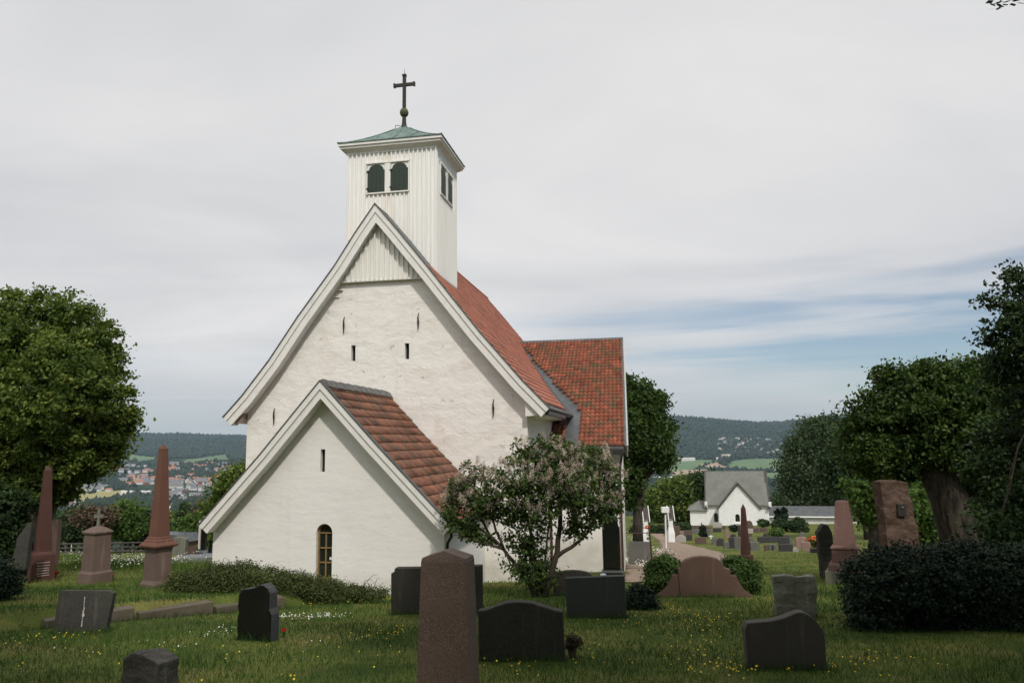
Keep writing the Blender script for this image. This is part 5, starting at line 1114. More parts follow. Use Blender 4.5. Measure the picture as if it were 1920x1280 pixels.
# far rows of headstones, traced one by one: (outline, material, thickness, label)
mG = granite('far_grey_stone', (.09, .088, .078), (.14, .135, .12), (.16, .155, .14), .2); mB = granite('far_brown_stone', (.08, .05, .038), (.12, .08, .062), (.14, .1, .08), .2)
mP = granite('far_pink_stone', (.20, .13, .11), (.27, .18, .155), (.3, .2, .18), .2); mD = granite('far_dark_stone', (.028, .027, .027), (.05, .047, .045), (.06, .06, .06), .2); mL = granite('far_light_stone', (.30, .27, .25), (.38, .34, .32), (.4, .38, .36), .2)
FG = [(arch(1268, 1286, 1003, 1016, .45), mL, 'pale arched headstone at the near end of the rows, by the path'), (rect(1287, 1298, 1002, 1013), mD, 'bluish-dark headstone right behind the pale arched one'),
      (rect(1304, 1324, 1007, 1019), mB, 'wide dark brown block below the small dark conifer'), (rect(1335, 1346, 1008, 1021), mG, 'grey-brown headstone just right of the small white cross'),
      (arch(1344, 1359, 1009, 1023, .5), mD, 'dark headstone with a rounded pale-rimmed head'), (rect(1357, 1367, 1016, 1028), mG, 'low grey-green headstone right of the rounded pale-rimmed one'),
      (rect(1367, 1378, 1008, 1027), mD, 'dark upright headstone left of the broad grey one'), (rect(1378, 1392, 1007, 1029), mG, 'broad grey headstone touching the left side of the slender obelisk'),
      (rect(1264, 1275, 986, 1008), mB, 'tall brown headstone by the right gate pillar'), (rect(1275, 1280, 981, 997), mP, 'narrow pinkish pillar stone behind the tall brown headstone'),
      (rect(1283, 1296, 994, 1004), mB, 'reddish-brown headstone behind the bluish-dark one'), (rect(1252, 1263, 992, 1000), mD, 'black low headstone at the foot of the right gate pillar'),
      (rect(1274, 1283, 995, 1003), mP, 'pinkish block between the tall brown and the reddish-brown headstone'), (rect(1299, 1312, 985, 992), mB, 'brown stone low against the chapel annex wall'),
      (rect(1297, 1312, 992, 1000), mG, 'dark green-grey stone below the chapel annex'), ([(1314, 990), (1318, 990), (1317, 982), (1316, 979), (1315, 982)], mB, 'small pointed brown marker before the chapel annex'),
      (rect(1324, 1334, 987, 992), mB, 'low brown stone behind the small conifer'), (rect(1325, 1334, 992, 1004), mG, 'mid-grey headstone right of the small conifer'),
      (rect(1337, 1353, 980, 988), mL, 'long pale stone below the chapel side window'), (rect(1337, 1352, 990, 997), mD, 'long dark low stone below the long pale one'),
      (rect(1354, 1361, 985, 992), mB, 'small brown stone at the chapel gable foot'), (rect(1360, 1367, 993, 1008), mP, 'narrow pale brown upright headstone left of the slender obelisk'),
      (arch(1370, 1380, 1001, 1007, .5), mD, 'tiny dark rounded stone before the narrow pale brown one'), (rect(1384, 1389, 985, 1006), mD, 'thin dark upright stone touching the slender obelisk'),
      ([(1401, 992), (1415, 992), (1410, 978), (1406, 976), (1400, 977)], mB, 'steep brown roof-shaped stone right of the slender obelisk'), (rect(1401, 1412, 991, 999), mL, 'beige block below the steep brown roof-shaped stone'),
      (rect(1413, 1424, 990, 998), mB, 'left of two brown blocks before the corner of the long wall'), (rect(1426, 1438, 989, 997), mB, 'right of two brown blocks before the corner of the long wall'),
      (rect(1421, 1459, 1006, 1017), mD, 'very wide dark low headstone in the middle of the rows'), (arch(1431, 1443, 999, 1006, .6), mD, 'dark rounded stone behind the very wide low one'),
      (rect(1460, 1480, 1007, 1022), mD, 'broad dark headstone at the right end of the very wide low one'), (rect(1461, 1486, 1020, 1033), mD, 'dark headstone in the front row left of the small pale curved one'),
      (arch(1480, 1486, 1008, 1021, .4), mG, 'slim grey headstone with a rounded head left of the pink one'), ([(1491, 1026), (1512, 1026), (1512, 1007), (1500, 1007), (1492, 1009)], mP, 'large pink headstone with a sloping shoulder'),
      (rect(1504, 1519, 1016, 1032), mP, 'smaller pinkish headstone before the large pink one'), (arch(1487, 1497, 1026, 1034, .7), mL, 'small pale curved stone in the front row'),
      (rect(1433, 1440, 1021, 1032), mB, 'leftmost of three small slabs in the front row'), (rect(1441, 1449, 1020, 1031), mG, 'middle of three small slabs in the front row'), (rect(1450, 1456, 1021, 1031), mG, 'rightmost of three small slabs in the front row'),
      (rect(1407, 1424, 1016, 1032), mG, 'grey headstone at the right foot of the slender obelisk'), (rect(1401, 1413, 1007, 1016), mG, 'grey stone behind the headstone at the right foot of the slender obelisk'),
      (rect(1520, 1535, 1028, 1036), mD, 'low blue-grey stone below the orange flowers'), (rect(1401, 1410, 1000, 1006), mB, 'small dark brown stone right of the slender obelisk shaft'),
      (arch(1462, 1479, 1002, 1008, .5), mG, 'long grey stone with a curved top behind the broad dark headstone'), (rect(1502, 1508, 998, 1007), mL, 'pale upright stone right of the spreading dark shrub')]
for i, (px_, m_, lb) in enumerate(FG): stone('headstone', px_, .22, m_, lb, yaw=((i * 37) % 17) - 14, bevel=.02, group='headstones in the rows before the chapel')
posy(1529, 1026, 'orange flowers in the rows before the tall weathered stone', M_forange, .45, .55, d=None)

# ------------------------------------------------------------------ fence, gate, lamp, railing
fr = empty('wooden_fence', base_at(200, 52), 0, 'weathered rail fence behind the terrace, running behind the obelisks', 'fence'); M_fw = mat('grey_fence_wood', [(0.3, (.05, .045, .038)), (.7, (.10, .09, .078))], 3)
pts = [base_at(u, 52 + (u - 100) * .004) for u in np.linspace(100, 276, 8)]
for p in pts: MB().box(-.06, .06, -.06, .06, -.3, .95).build('post', M_fw, fr, loc=p - fr.location)
for z in (.35, .62, .9):
    mb = MB(); mb.tube([p - fr.location + Vector((0, -.08, z)) for p in pts], .045, 4); mb.build('rail', M_fw, fr)
M_roofd = mat('dark_slates', [(0.3, (0.05, 0.043, 0.04)), (0.7, (0.095, 0.082, 0.075))], 5, bump=.3, bscale=8)
def gatepillar(u, d, label):
    P = base_at(u, d); e = empty('gate_pillar', P, radians(2), label, 'gate pillar', 'white roofed gate pillars')
    kk = kpx(P); h = (vrow(P) - 950) * kk
    MB().sq([(.28, -.5), (.28, h * .26), (.19, h * .42), (.19, h * .70)]).build('pillar', M_white, e, bevel=.01)
    MB().add([(-.22, -.42, h * .68), (.22, -.42, h * .68), (.22, 0, h * .98), (-.22, 0, h * .98), (.22, .42, h * .68), (-.22, .42, h * .68)], [(0, 1, 2, 3), (3, 2, 4, 5), (0, 5, 4, 1), (0, 3, 5), (1, 4, 2)]).build('roof', M_roofd, e)
    for sx in (-1, 1):
        MB().add([(sx * x, y, z) for x in (.225, .285) for y, z in ((-.5, h * .64), (0, h * 1.02), (.5, h * .64), (.5, h * .60), (0, h * .95), (-.5, h * .60))],
                 [(0, 1, 4, 5), (1, 2, 3, 4), (6, 11, 10, 7), (7, 10, 9, 8), (0, 6, 7, 1), (1, 7, 8, 2), (5, 4, 10, 11), (4, 3, 9, 10)]).build('barge_board', M_white, e)
gatepillar(1211, 63, 'white gate pillar with a small pitched roof, left of the gravel path'); gatepillar(1258, 66, 'white gate pillar with a small pitched roof, right of the gravel path')
posy(1214, 1000, 'orange flowers hanging at the left gate pillar', M_forange, .16, 1.45, d=61.5)
P = base_at(1248, 55); lp_ = empty('sign_post', P, 0, 'white post with a white box at its top beside the gravel path', 'post'); kk = kpx(P); h = (vrow(P) - 951) * kk
MB().tube([(0, 0, -.3), (.04, 0, h - .3)], .06, 8).build('pole', M_white, lp_); MB().box(-.24, .30, -.2, .2, h - .42, h - .02).build('box', M_white, lp_, bevel=.03); MB().box(-.05, .1, -.1, .1, h - .52, h - .42).build('bracket', M_lead, lp_)
P = base_at(1218, 29); rl = empty('iron_railing', P, radians(-10), 'thin rusty iron railing post and bar at the church corner', 'railing'); kk = kpx(P); h = (vrow(P) - 990) * kk
MB().tube([(.05, 0, -.2), (.03, 0, h * .5), (-.02, 0, h)], .035, 7).build('post', M_pipe, rl); MB().tube([(-.9, 0, h * .85), (.0, 0, h * .87)], .018, 6).build('bar', M_pipe, rl); MB().tube([(-.08, 0, -.2), (-.08, 0, h * .45)], .025, 6).build('post', M_pipe, rl)
stone('grey_panel', [(1177, 1045), (1217, 1045), (1217, 1017), (1177, 1016)], .06, mG, 'low grey panel leaning by the iron railing at the church corner', 'panel', d=28.5, yaw=-8, bevel=.004)

# ------------------------------------------------------------------ the chapel
M_slates = mat('grey_slates', [(0.3, (0.135, 0.135, 0.12)), (0.7, (0.185, 0.185, 0.165))], .9, 5, bump=.5, bscale=3, speck=(.55, .65, (.10, .10, .09)), sscale=9)
P = base_at(1387, 108); ch = empty('chapel', P, radians(-15), 'small white chapel with grey slate roofs and a steep cross gable', 'chapel'); kk = kpx(P); vb_ = vrow(P)
xx = lambda u: (u - 1387) * kk; zz = lambda v: (vb_ - v) * kk
zr, ze = zz(886), zz(946)
MB().prism([(xx(1330), -1), (xx(1441), -1), (xx(1441), ze), (xx(1330), ze)], 0, 7).build('wall', M_white, ch)
MB().add([(xx(1328), -.4, ze), (xx(1441), -.4, ze), (xx(1440), 3.5, zr), (xx(1329), 3.5, zr), (xx(1441), 7.4, ze), (xx(1328), 7.4, ze), (xx(1328), -.4, ze - .2), (xx(1441), -.4, ze - .2), (xx(1441), 7.4, ze - .2), (xx(1328), 7.4, ze - .2)],
         [(0, 1, 2, 3), (3, 2, 4, 5), (6, 9, 8, 7), (0, 6, 7, 1), (1, 7, 8, 4, 2), (0, 3, 5, 9, 6), (4, 8, 9, 5)]).build('roof', M_slates, ch)
for xa, xb in ((1326.5, 1329.5), (1438.5, 1444)):
    MB().add([(x, y, z) for x in (xx(xa), xx(xb)) for y, z in ((-.5, ze - .3), (3.5, zr + .1), (7.5, ze - .3), (7.5, ze - .6), (3.5, zr - .25), (-.5, ze - .6))],
             [(0, 1, 4, 5), (1, 2, 3, 4), (6, 11, 10, 7), (7, 10, 9, 8), (0, 6, 7, 1), (1, 7, 8, 2), (5, 4, 10, 11), (4, 3, 9, 10), (0, 5, 11, 6), (2, 8, 9, 3)]).build('verge_board', M_roofd, ch)
gx0, gx1, gxc, gzt, gze = xx(1351), xx(1424), xx(1387), zz(906), zz(949)
gw = MB().prism([(gx0, -1), (gx1, -1), (gx1, gze), (gxc, gzt), (gx0, gze)], -2.2, 1).build('gable_wall', M_white, ch)
wpts = lambda u0, u1, v0, v1: [(xx(a), zz(b)) for a, b in arch(u0, u1, v0, v1, .3)]
cut(gw, MB().prism(wpts(1380, 1388, 961, 975), -3, -1.9)); w1 = MB().prism(wpts(1379, 1389, 960, 976), -1.95, -1.9).build('window', M_glass, ch)
MB().prism([(xx(1377), zz(979)), (xx(1392), zz(979)), (xx(1391), zz(976.5)), (xx(1378), zz(976.5))], -2.35, -2.2).build('sill', M_white, w1)
MB().add([(gx0 - .25, -2.4, gze - .15), (gxc, -2.4, gzt + .18), (gx1 + .25, -2.4, gze - .15), (gx0 - .25, 3, gze - .15), (gxc, 3, gzt + .18), (gx1 + .25, 3, gze - .15)], [(0, 3, 4, 1), (1, 4, 5, 2)]).build('gable_roof', M_slates, ch)
MB().band([(gx0 - .25, gze - .15), (gxc, gzt + .2), (gx1 + .25, gze - .15)], 0, .2, -2.45, -2.2).build('gable_barge_board', M_roofd, ch)
MB().prism(wpts(1342, 1349, 962, 978), -.06, -.02).build('window', M_glass, ch)
MB().box(xx(1292 + 6), xx(1330), -.1, 6.5, -1, zz(957)).build('annex_wall', M_white, ch)
MB().add([(xx(1293), -.5, zz(957)), (xx(1331), -.5, zz(957)), (xx(1331), 3, zz(942)), (xx(1314), 3, zz(942)), (xx(1293), 6.8, zz(957)), (xx(1331), 6.8, zz(957))], [(0, 1, 2, 3), (0, 3, 4), (3, 2, 5, 4), (0, 4, 5, 1), (1, 5, 2)]).build('annex_roof', M_slates, ch)
MB().box(xx(1441), xx(1446), -.4, .4, zz(950), zz(941)).build('corbel', M_white, ch); MB().box(xx(1326), xx(1331), -.4, .2, zz(952), zz(941)).build('corbel', M_white, ch)
P = base_at(1500, 108); lw = empty('churchyard_wall_building', P, radians(-13), 'long low white building with a grey roof running right from the chapel', 'building'); kk = kpx(P); vb_ = vrow(P)
xx = lambda u: (u - 1500) * kk; zz = lambda v: (vb_ - v) * kk
M_shadew = mat('shaded_white_wall', [(.3, (.50, .49, .45)), (.7, (.58, .57, .53))], 1)  # white wall whose shade is put into a greyer colour
MB().box(xx(1425), xx(1680), 0, 4, -1, zz(967)).build('wall', M_shadew, lw)
MB().add([(xx(1424), -.4, zz(967)), (xx(1682), -.4, zz(967)), (xx(1682), 2, zz(951)), (xx(1424), 2, zz(951)), (xx(1682), 4.4, zz(967)), (xx(1424), 4.4, zz(967))], [(0, 1, 2, 3), (3, 2, 4, 5), (0, 3, 5), (1, 4, 2)]).build('roof', M_lead, lw)
MB().box(xx(1424), xx(1682), -.46, -.4, zz(969.5), zz(967)).build('fascia', M_white, lw)

# ------------------------------------------------------------------ valley: houses and woods
M_hw = mat('house_white', [(.3, (.50, .49, .47)), (.7, (.62, .61, .59))], 1); M_hr = mat('house_red', [(.3, (.20, .06, .045)), (.7, (.27, .085, .06))], 1); M_hb = mat('house_beige', [(.3, (.42, .36, .28)), (.7, (.52, .46, .36))], 1)
M_rg = mat('house_grey_roof', [(.3, (.13, .13, .135)), (.7, (.2, .2, .205))], .1); M_rr = mat('house_orange_roof', [(.3, (.34, .13, .085)), (.7, (.42, .18, .12))], .1)
def housemesh(nm, wm, rm, L=12, W=8, h=5, rf=3):
    mb = MB(); mb.box(-L / 2, L / 2, -W / 2, W / 2, -6, h); mb.prism([(-W / 2, h - .4), (W / 2, h - .4), (0, h + rf - .4)], -L / 2 + .02, L / 2 - .02, Matrix.Rotation(pi / 2, 4, 'Z')); mb.cm = 1
    mb.add([(-L / 2 - .4, -W / 2 - .5, h - .1), (L / 2 + .4, -W / 2 - .5, h - .1), (L / 2 + .4, 0, h + rf), (-L / 2 - .4, 0, h + rf), (L / 2 + .4, W / 2 + .5, h - .1), (-L / 2 - .4, W / 2 + .5, h - .1)], [(0, 1, 2, 3), (3, 2, 4, 5)])
    b = mb.bm(merge=False); me = bpy.data.meshes.new(nm); b.to_mesh(me); b.free(); me.materials.append(wm); me.materials.append(rm); return me
HM = [(housemesh('house', M_hw, M_rg), 'white house with a grey roof in the town across the valley'), (housemesh('house', M_hw, M_rr), 'white house with an orange-red roof in the town across the valley'),
      (housemesh('house', M_hr, M_rg), 'red house with a grey roof in the town across the valley'), (housemesh('house', M_hb, M_rr, 16, 9, 4, 2.4), 'beige row house with an orange-red roof in the town across the valley'),
      (housemesh('house', M_hb, M_rg), 'beige house with a grey roof in the town across the valley')]
rnd = random.Random(12); HP = []
def houses(n, u0, u1, v0, v1, wts, s0=1.0, s1=1.4, where=''):
    for _ in range(n):
        u, v = rnd.uniform(u0, u1), rnd.uniform(v0, v1); p = G(u, v)
        if p.y < 500 or p.y > 6800: continue
        i = rnd.choices(range(5), wts)[0]; me, lb = HM[i]; o = bpy.data.objects.new('house', me); COL.objects.link(o); s = rnd.uniform(s0, s1); o.scale = (s, s, s)
        o.location = p; o.rotation_euler = (0, 0, rnd.choice([.2, 1.7, .5]) + rnd.uniform(-.3, .3)); HP.append((p.x, p.y)); tag(o, lb if not where else lb.replace('in the town across the valley', where), 'house', 'houses ' + (where or 'in the town across the valley'))
for a_ in ((34, 300, 462, 893, 906, (1, 3, 1, 6, 1), 1.1, 1.6, 'in the orange-roofed cluster right of the tallest obelisk'), (70, 305, 462, 902, 918, (6, 1, 1, 1, 2), 1.1, 1.6, 'in the pale rows below the orange-roofed cluster'),
           (30, 300, 440, 869, 882, (1, 2, 1, 5, 1), 1.1, 1.6, 'at the upper town edge by the obelisk tip'), (34, 380, 462, 878, 900, (3, 2, 1, 2, 1), 1.1, 1.6, 'in the upper town beside the porch rake'),
           (34, 165, 285, 872, 888, (5, 2, 1, 1, 1), 1.1, 1.6, 'on the upper slope left of the tallest obelisk'), (32, 225, 290, 892, 910, (5, 1, 2, 1, 1), 1.1, 1.6, 'among the trees just left of the tallest obelisk'),
           (16, 130, 205, 912, 922, (6, 1, 1, 0, 1), 1, 1.5, 'beside the big tree above the ripe field'), (24, 300, 410, 918, 934, (5, 0, 2, 0, 1), .9, 1.3, 'in the lower town right of the tallest obelisk'),
           (8, 300, 350, 935, 955, (2, 1, 2, 0, 1), .8, 1.1, 'nearest below the town right of the tallest obelisk'), (10, 105, 150, 940, 955, (3, 1, 1, 0, 1), .7, 1, 'below the ripe field behind the stone cross'), (5, 205, 232, 822, 840, (4, 1, 0, 0, 1), 1.5, 2, 'high on the far hill right of the tree')): houses(*a_)
wh = 'on the hillside beyond the chapel'
houses(16, 1345, 1400, 820, 834, (5, 1, 1, 0, 1), 1.0, 1.5, wh); houses(22, 1400, 1476, 822, 848, (5, 1, 0, 0, 1), .9, 1.3, wh); houses(10, 1345, 1480, 838, 850, (4, 1, 1, 0, 1), .9, 1.3, wh)
def bigb(u0, u1, v, h, m, lb, nm='long_building', cat='building'):
    a = G(u0, v); b = G(u1, v); c = (a + b) / 2; c.z = float(H(c.x, c.y)); L = abs(u1 - u0) * kpx(c)
    o = MB().box(-L / 2, L / 2, -8, 8, -4, h).prism([(-8, h), (8, h), (0, h + 2)], -L / 2, L / 2, Matrix.Rotation(pi / 2, 4, 'Z')).build(nm, m, None, merge=False); o.location = c; HP.append((c.x, c.y)); tag(o, lb, cat)
bigb(1266, 1303, 864, 11, M_hw, 'long white industrial hall on the plain right of the church'); bigb(1341, 1352, 861, 6, M_hw, 'low white building left of the red-brown farm on the plain')
bigb(1353, 1364, 859, 14, M_hb, 'brownish farm block on the plain beyond the chapel'); bigb(1364, 1371, 858, 12, M_hw, 'white farmhouse on the plain beside the brownish block')
bigb(1225, 1268, 899, 6, M_hw, 'long pale hall behind the trees at the gate'); bigb(229, 250, 927, 7, M_hw, 'white greenhouse at the left end of the row by the ripe field', 'greenhouse', 'greenhouse')
bigb(262, 283, 927, 7, M_hw, 'white greenhouse just left of the tallest obelisk', 'greenhouse', 'greenhouse'); bigb(306, 322, 958, 6, M_hw, 'large white villa with red annexe below the town', 'villa', 'house'); bigb(312, 345, 966, 4, M_hr, 'red annexe in front of the large white villa', 'barn', 'barn')

# woods on the valley sides: too many to count
rng = np.random.default_rng(21); n = 95000
u_ = rng.uniform(0, 1, n); th_ = np.where(u_ < .5, rng.uniform(-.60, -.27, n), rng.uniform(.08, .50, n)); mid_ = rng.uniform(0, 1, n) < .06; th_ = np.where(mid_, rng.uniform(-.27, .1, n), th_)
r_ = np.exp(rng.uniform(np.log(520), np.log(7300), n)); x_, y_ = np.sin(th_) * r_, np.cos(th_) * r_; z_ = H(x_, y_)
m_ = (fbm(x_, y_, .0035, 5) + .6 * fbm(x_, y_, .012, 8) > -.25) | (r_ > np.where(th_ > 0, 3250, 3900)) | (r_ < 1000)
for c_, P_ in (('y', [(100, 948), (112, 932), (236, 918), (238, 931), (150, 946)]), ('g', [(180, 869), (205, 855), (245, 851), (292, 857), (286, 868)]), ('g', [(330, 871), (350, 860), (425, 851), (430, 865), (380, 867)]), ('g', [(148, 907), (165, 896), (192, 895), (180, 907)]), ('y', [(223, 904), (250, 895), (277, 897), (262, 909)]),
               ('g', [(1345, 882), (1370, 865), (1460, 859), (1485, 884)]), ('t', [(1300, 880), (1345, 866), (1365, 879)]), ('t', [(1250, 894), (1268, 880), (1342, 879), (1320, 891)]), ('g', [(1200, 880), (1260, 867), (1310, 861), (1350, 863), (1300, 879), (1240, 891)]), ('g', [(1375, 889), (1460, 885), (1505, 897), (1420, 901)])):
    Q = [G(*p) for p in P_]; m_ &= ~inpoly(x_, y_, Q)
hp = np.array(HP)
gridset = set((int(a * (1 - t / sqrt(a * a + b * b)) // 22), int(b * (1 - t / sqrt(a * a + b * b)) // 22)) for a, b in HP for t in (0, 20, 42, 60))
m_ &= ~np.array([(int(a // 22), int(b // 22)) in gridset for a, b in zip(x_, y_)])
x_, y_, z_, r_ = x_[m_], y_[m_], z_[m_], r_[m_]; n = len(x_)
s = rng.uniform(3.5, 6.5, n) * (1 + 0.9 * sstep(r_, 1500, 4500)) * np.where(rng.uniform(0, 1, n) < .2, 1.3, 1); hh = s * rng.uniform(.9, 1.7, n)
ang = rng.uniform(0, 6.28, n); V = np.zeros((n, 8, 3)); V[:, 0] = np.stack([x_, y_, z_ - 2], 1)
for j in range(6):
    a_ = ang + j * pi / 3; jr = rng.uniform(.7, 1.2, n); V[:, 1 + j] = np.stack([x_ + np.cos(a_) * s * jr * .8, y_ + np.sin(a_) * s * jr * .8, z_ + hh * rng.uniform(.25, .8, n)], 1)
V[:, 7] = np.stack([x_ + rng.normal(0, .5, n), y_, z_ + hh * 1.25], 1)
b_ = np.arange(n)[:, None] * 8; F = np.concatenate([np.concatenate([b_ + 1 + j, b_ + 1 + (j + 1) % 6, b_ + 7], 1) for j in range(6)] + [np.concatenate([b_ + 1 + (j + 1) % 6, b_ + 1 + j, b_], 1) for j in range(6)], 0)
M_wood_far = leafmat('far_wood', [(0.0, (.008, .018, .010)), (.5, (.014, .028, .014)), (1.0, (.028, .046, .019))], .0)
T = np.repeat(np.clip(rng.uniform(0, 1, n) * .6 + .4 * (fbm(x_, y_, .004, 3) * .5 + .5), 0, 1), 8)
tag(link('far_woods', npmesh('far_woods', V.reshape(-1, 3), F, T), M_wood_far), 'mixed woods covering the valley sides and hills', 'woods', kind='stuff')

# ------------------------------------------------------------------ grass and flowers
def onpath(x, y): return False
PATHP = [G(*p) for p in [(1168, 1092), (1172, 1058), (1205, 1048), (1228, 1038), (1240, 1026), (1262, 1014), (1300, 1023), (1345, 1034), (1372, 1046), (1362, 1058), (1300, 1066), (1240, 1092)]]
rng = np.random.default_rng(33); XS = []; YS = []; HS = []; WS = []
for y0, y1, den, hh, ww in ((3.2, 6, 1500, .055, .005), (6, 9, 1300, .055, .006), (9, 14, 650, .06, .009), (14, 22, 260, .07, .015), (22, 40, 60, .07, .03)):
    area = 1.45 * (y1 ** 2 - y0 ** 2) / 2; n = int(area * den); y = np.sqrt(rng.uniform(y0 ** 2, y1 ** 2, n)); x = rng.uniform(-.74, .74, n) * y
    XS.append(x); YS.append(y); HS.append(hh * rng.uniform(.4, 1.5, n) * (1 + .55 * fbm(x, y, 1.1, 6))); WS.append(np.full(n, ww))
x = np.concatenate(XS); y = np.concatenate(YS); h = np.clip(np.concatenate(HS), .015, .2); w_ = np.concatenate(WS)
k = ~inpoly(x, y, PATHP); lx = (x + 4.096) * cos(radians(-10.6)) + (y - 23.2) * sin(radians(-10.6)); ly = -(x + 4.096) * sin(radians(-10.6)) + (y - 23.2) * cos(radians(-10.6))
k &= ~((lx > -4.6) & (lx < 4.7) & (ly > 0)) & ~((lx > -2.8) & (lx < 3.3) & (ly > -4.4)) & ~((lx > 4) & (lx < 7) & (ly > 4.6)); x, y, h, w_ = x[k], y[k], h[k], w_[k]
def tuft_near(cx, cy, r, n, hh): 
    a = rng.uniform(0, 6.28, n); q = r * np.sqrt(rng.uniform(0, 1, n)); return cx + q * np.cos(a), cy + q * np.sin(a), hh * rng.uniform(.5, 1.3, n)
tx, ty, th2 = [], [], []
for o in list(SC.objects):      # longer grass that the mower misses round the stones
    if o.parent is None and o.get('category') in ('headstone', 'grave monument', 'kerb stone') and 4 < o.location.y < 26:
        hw = 0.5
        if o.type == 'MESH': hw = max(abs(v.co.x) for v in o.data.vertices)
        nn = int(260 * hw * 2); s_ = rng.uniform(-hw - .05, hw + .05, nn); of = rng.normal(-.13, .05, nn); a = o.rotation_euler[2]
        tx.append(o.location.x + s_ * cos(a) - of * sin(a)); ty.append(o.location.y + s_ * sin(a) + of * cos(a)); th2.append(rng.uniform(.06, .17, nn))
x = np.concatenate([x] + tx); y = np.concatenate([y] + ty); h = np.concatenate([h] + th2); w_ = np.concatenate([w_, np.full(len(x) - len(w_), .007)])
z = H(x, y); n = len(x); a = rng.uniform(0, 6.28, n); lean = rng.normal(0, .45, (n, 2)) * h[:, None]
V = np.zeros((n, 3, 3)); V[:, 0] = np.stack([x - np.cos(a) * w_ / 2, y - np.sin(a) * w_ / 2, z - .01], 1); V[:, 1] = np.stack([x + np.cos(a) * w_ / 2, y + np.sin(a) * w_ / 2, z - .01], 1); V[:, 2] = np.stack([x + lean[:, 0], y + lean[:, 1], z + h], 1)
T = np.clip(.25 + .32 * fbm(x, y, .8, 2) + .16 * fbm(x, y, 3.1, 5) + rng.normal(0, .16, n) + .52 * sstep(y, 12, 24), 0, 1)  # tint carries light: dark near blades, brighter ones for the sunlit lawn farther off
M_grass = leafmat('grass_blades', [(0.0, (.022, .054, .010)), (.4, (.044, .102, .017)), (.7, (.105, .155, .03)), (1.0, (.23, .215, .07))], .3)
tag(link('grass', npmesh('grass', V.reshape(-1, 3), np.arange(3 * n).reshape(n, 3), np.repeat(T, 3)), M_grass), 'short green grass of the churchyard', 'grass', kind='stuff')
def flowers(name, spots, hh, size, m, label, cnt=1.0):
    """spots: (u, v, spread u, spread v, count)"""
    px = []; 
    for u, v, su, sv, c in spots:
        c = int(c * cnt)
        p = G(u, v); q = G(u + su, v); r2 = G(u, v - sv); sx = abs(q.x - p.x); sy = abs(r2.y - p.y)
        px.append(np.stack([p.x + rng.normal(0, sx * .5, c) + 0, p.y + rng.normal(0, sy * .5, c)], 1))
    X2 = np.concatenate(px); n = len(X2); zz_ = H(X2[:, 0], X2[:, 1]) + hh * rng.uniform(.5, 1.2, n); C = np.stack([X2[:, 0], X2[:, 1], zz_], 1)
    nr = rng.normal(0, .45, (n, 3)) + np.array([0, -.35, 1.0]); nr /= np.linalg.norm(nr, axis=1, keepdims=True); s = size * rng.uniform(.7, 1.2, n)
    t = np.cross(nr, np.array([1, 0, 0.])); t /= np.linalg.norm(t, axis=1, keepdims=True); b = np.cross(nr, t); V = np.zeros((n, 6, 3))
    for j in range(6): V[:, j] = C + (t * cos(j * pi / 3) + b * sin(j * pi / 3)) * s[:, None] / 2
    mesh = npmesh(name, V.reshape(-1, 3), np.arange(6 * n).reshape(n, 6)); tag(link(name, mesh, m), label, 'flowers', kind='stuff')
M_yel = mat('buttercup_yellow', [(0.3, (.60, .43, .02)), (.7, (.75, .58, .05))], 5); M_dai = mat('daisy_white', [(.3, (.62, .62, .56)), (.7, (.78, .78, .72))], 5)
yb = [(1260, 1140, 30, 12, 60), (1330, 1160, 40, 12, 70), (1285, 1160, 60, 22, 60), (1320, 1200, 90, 30, 60), (1200, 1175, 90, 30, 40), (1360, 1255, 60, 14, 60), (1440, 1250, 120, 14, 45), (1600, 1250, 120, 20, 50), (1700, 1240, 120, 14, 25), (960, 1260, 80, 20, 30), (740, 1190, 40, 12, 50), (700, 1190, 60, 20, 30), (715, 1124, 30, 7, 110),
      (640, 1132, 50, 7, 50), (560, 1130, 40, 5, 15), (50, 1205, 90, 10, 50), (130, 1195, 60, 8, 40), (200, 1235, 200, 26, 40), (600, 1240, 200, 30, 45), (1100, 1230, 120, 30, 35), (1290, 1240, 80, 30, 40)]
flowers('buttercups', yb, .055, .021, M_yel, 'scattered yellow buttercups in the grass', .6)
dz3 = [(600, 1157, 50, 5, 150), (540, 1157, 30, 5, 50), (440, 1178, 30, 8, 30), (400, 1185, 60, 10, 30), (300, 1210, 180, 20, 20), (620, 1200, 80, 10, 10)]
flowers('clover_flowers', dz3, .04, .022, M_dai, 'small white clover and daisies in the mown grass', .6)
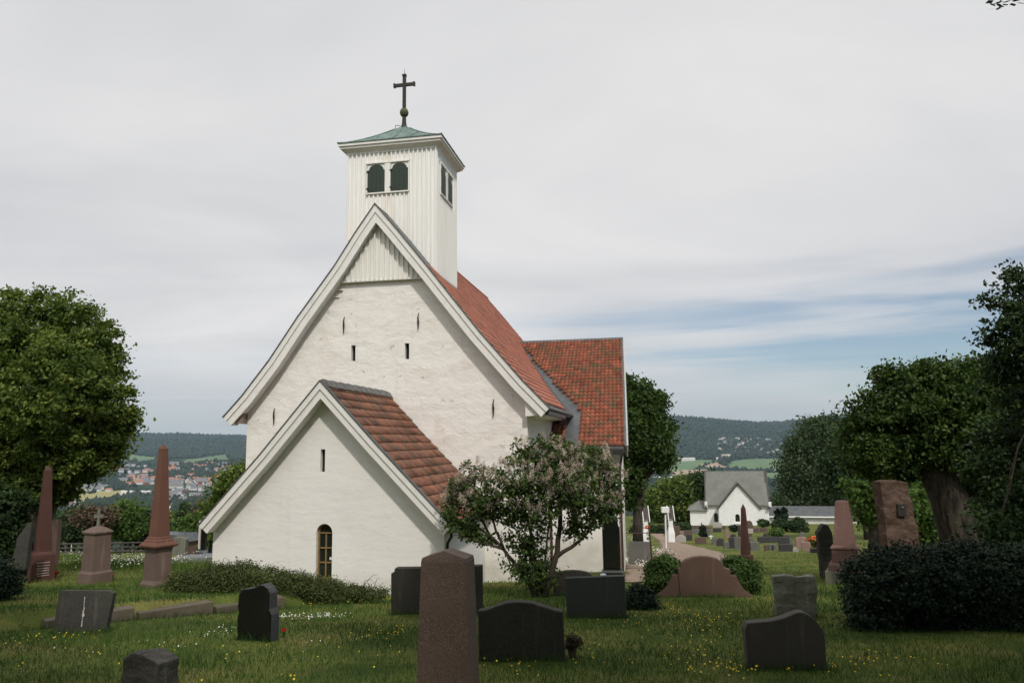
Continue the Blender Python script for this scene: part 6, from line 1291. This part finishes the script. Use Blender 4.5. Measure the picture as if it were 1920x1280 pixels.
dd3 = [(135, 1045, 40, 8, 260), (120, 1052, 30, 8, 120), (225, 1060, 50, 7, 420), (265, 1062, 30, 6, 160), (325, 1066, 24, 4, 90), (240, 1070, 50, 5, 160)]
flowers('oxeye_daisies', dd3, .38, .045, M_dai, 'white oxeye daisies in the long grass behind the monuments', .65)
flowers('oxeye_daisies', [(1182, 1062, 12, 12, 240), (1200, 1040, 30, 5, 160), (1228, 1036, 8, 5, 80), (1192, 1012, 22, 4, 120)], .30, .05, M_dai, 'white oxeye daisies by the black monument and the path')
n = 9000; SP = [(p, 0) for p in ()]; cen = [G(*p) for p in ((135, 1047), (225, 1062), (265, 1064), (330, 1066), (385, 1070), (180, 1060))]; cc = rng.integers(0, 6, n); x = np.array([cen[i].x for i in cc]) + rng.normal(0, .75, n); y = np.array([cen[i].y for i in cc]) + rng.normal(0, 1.1, n); z = H(x, y)
h = .30 * rng.uniform(.5, 1.3, n); a = rng.uniform(0, 6.28, n); V = np.zeros((n, 3, 3)); V[:, 0] = np.stack([x - np.cos(a) * .009, y, z], 1); V[:, 1] = np.stack([x + np.cos(a) * .009, y + .005, z], 1); V[:, 2] = np.stack([x + rng.normal(0, .06, n), y + rng.normal(0, .05, n), z + h], 1)
tag(link('long_grass', npmesh('long_grass', V.reshape(-1, 3), np.arange(3 * n).reshape(n, 3), np.repeat(rng.uniform(.2, .9, n), 3)), M_grass), 'long uncut grass among the daisies', 'grass', kind='stuff')

# ------------------------------------------------------------------ haze over the valley
hzm = bpy.data.materials.new('haze'); hzm.use_nodes = True; q = N(hzm.node_tree); hzm.node_tree.nodes.clear()
pv = q.new('ShaderNodeVolumePrincipled'); pv.inputs['Color'].default_value = (.55, .74, .90, 1); pv.inputs['Density'].default_value = 6.5e-5; pv.inputs['Anisotropy'].default_value = 0.2
o_ = q.new('ShaderNodeOutputMaterial'); q.link(pv.outputs[0], o_.inputs['Volume'])
zlo = float(Z.min() if False else -125); hb_ = MB().box(-9200, 9200, -9200, 9200, zlo - 60, 262).build('haze', hzm); tag(hb_, kind='stuff')
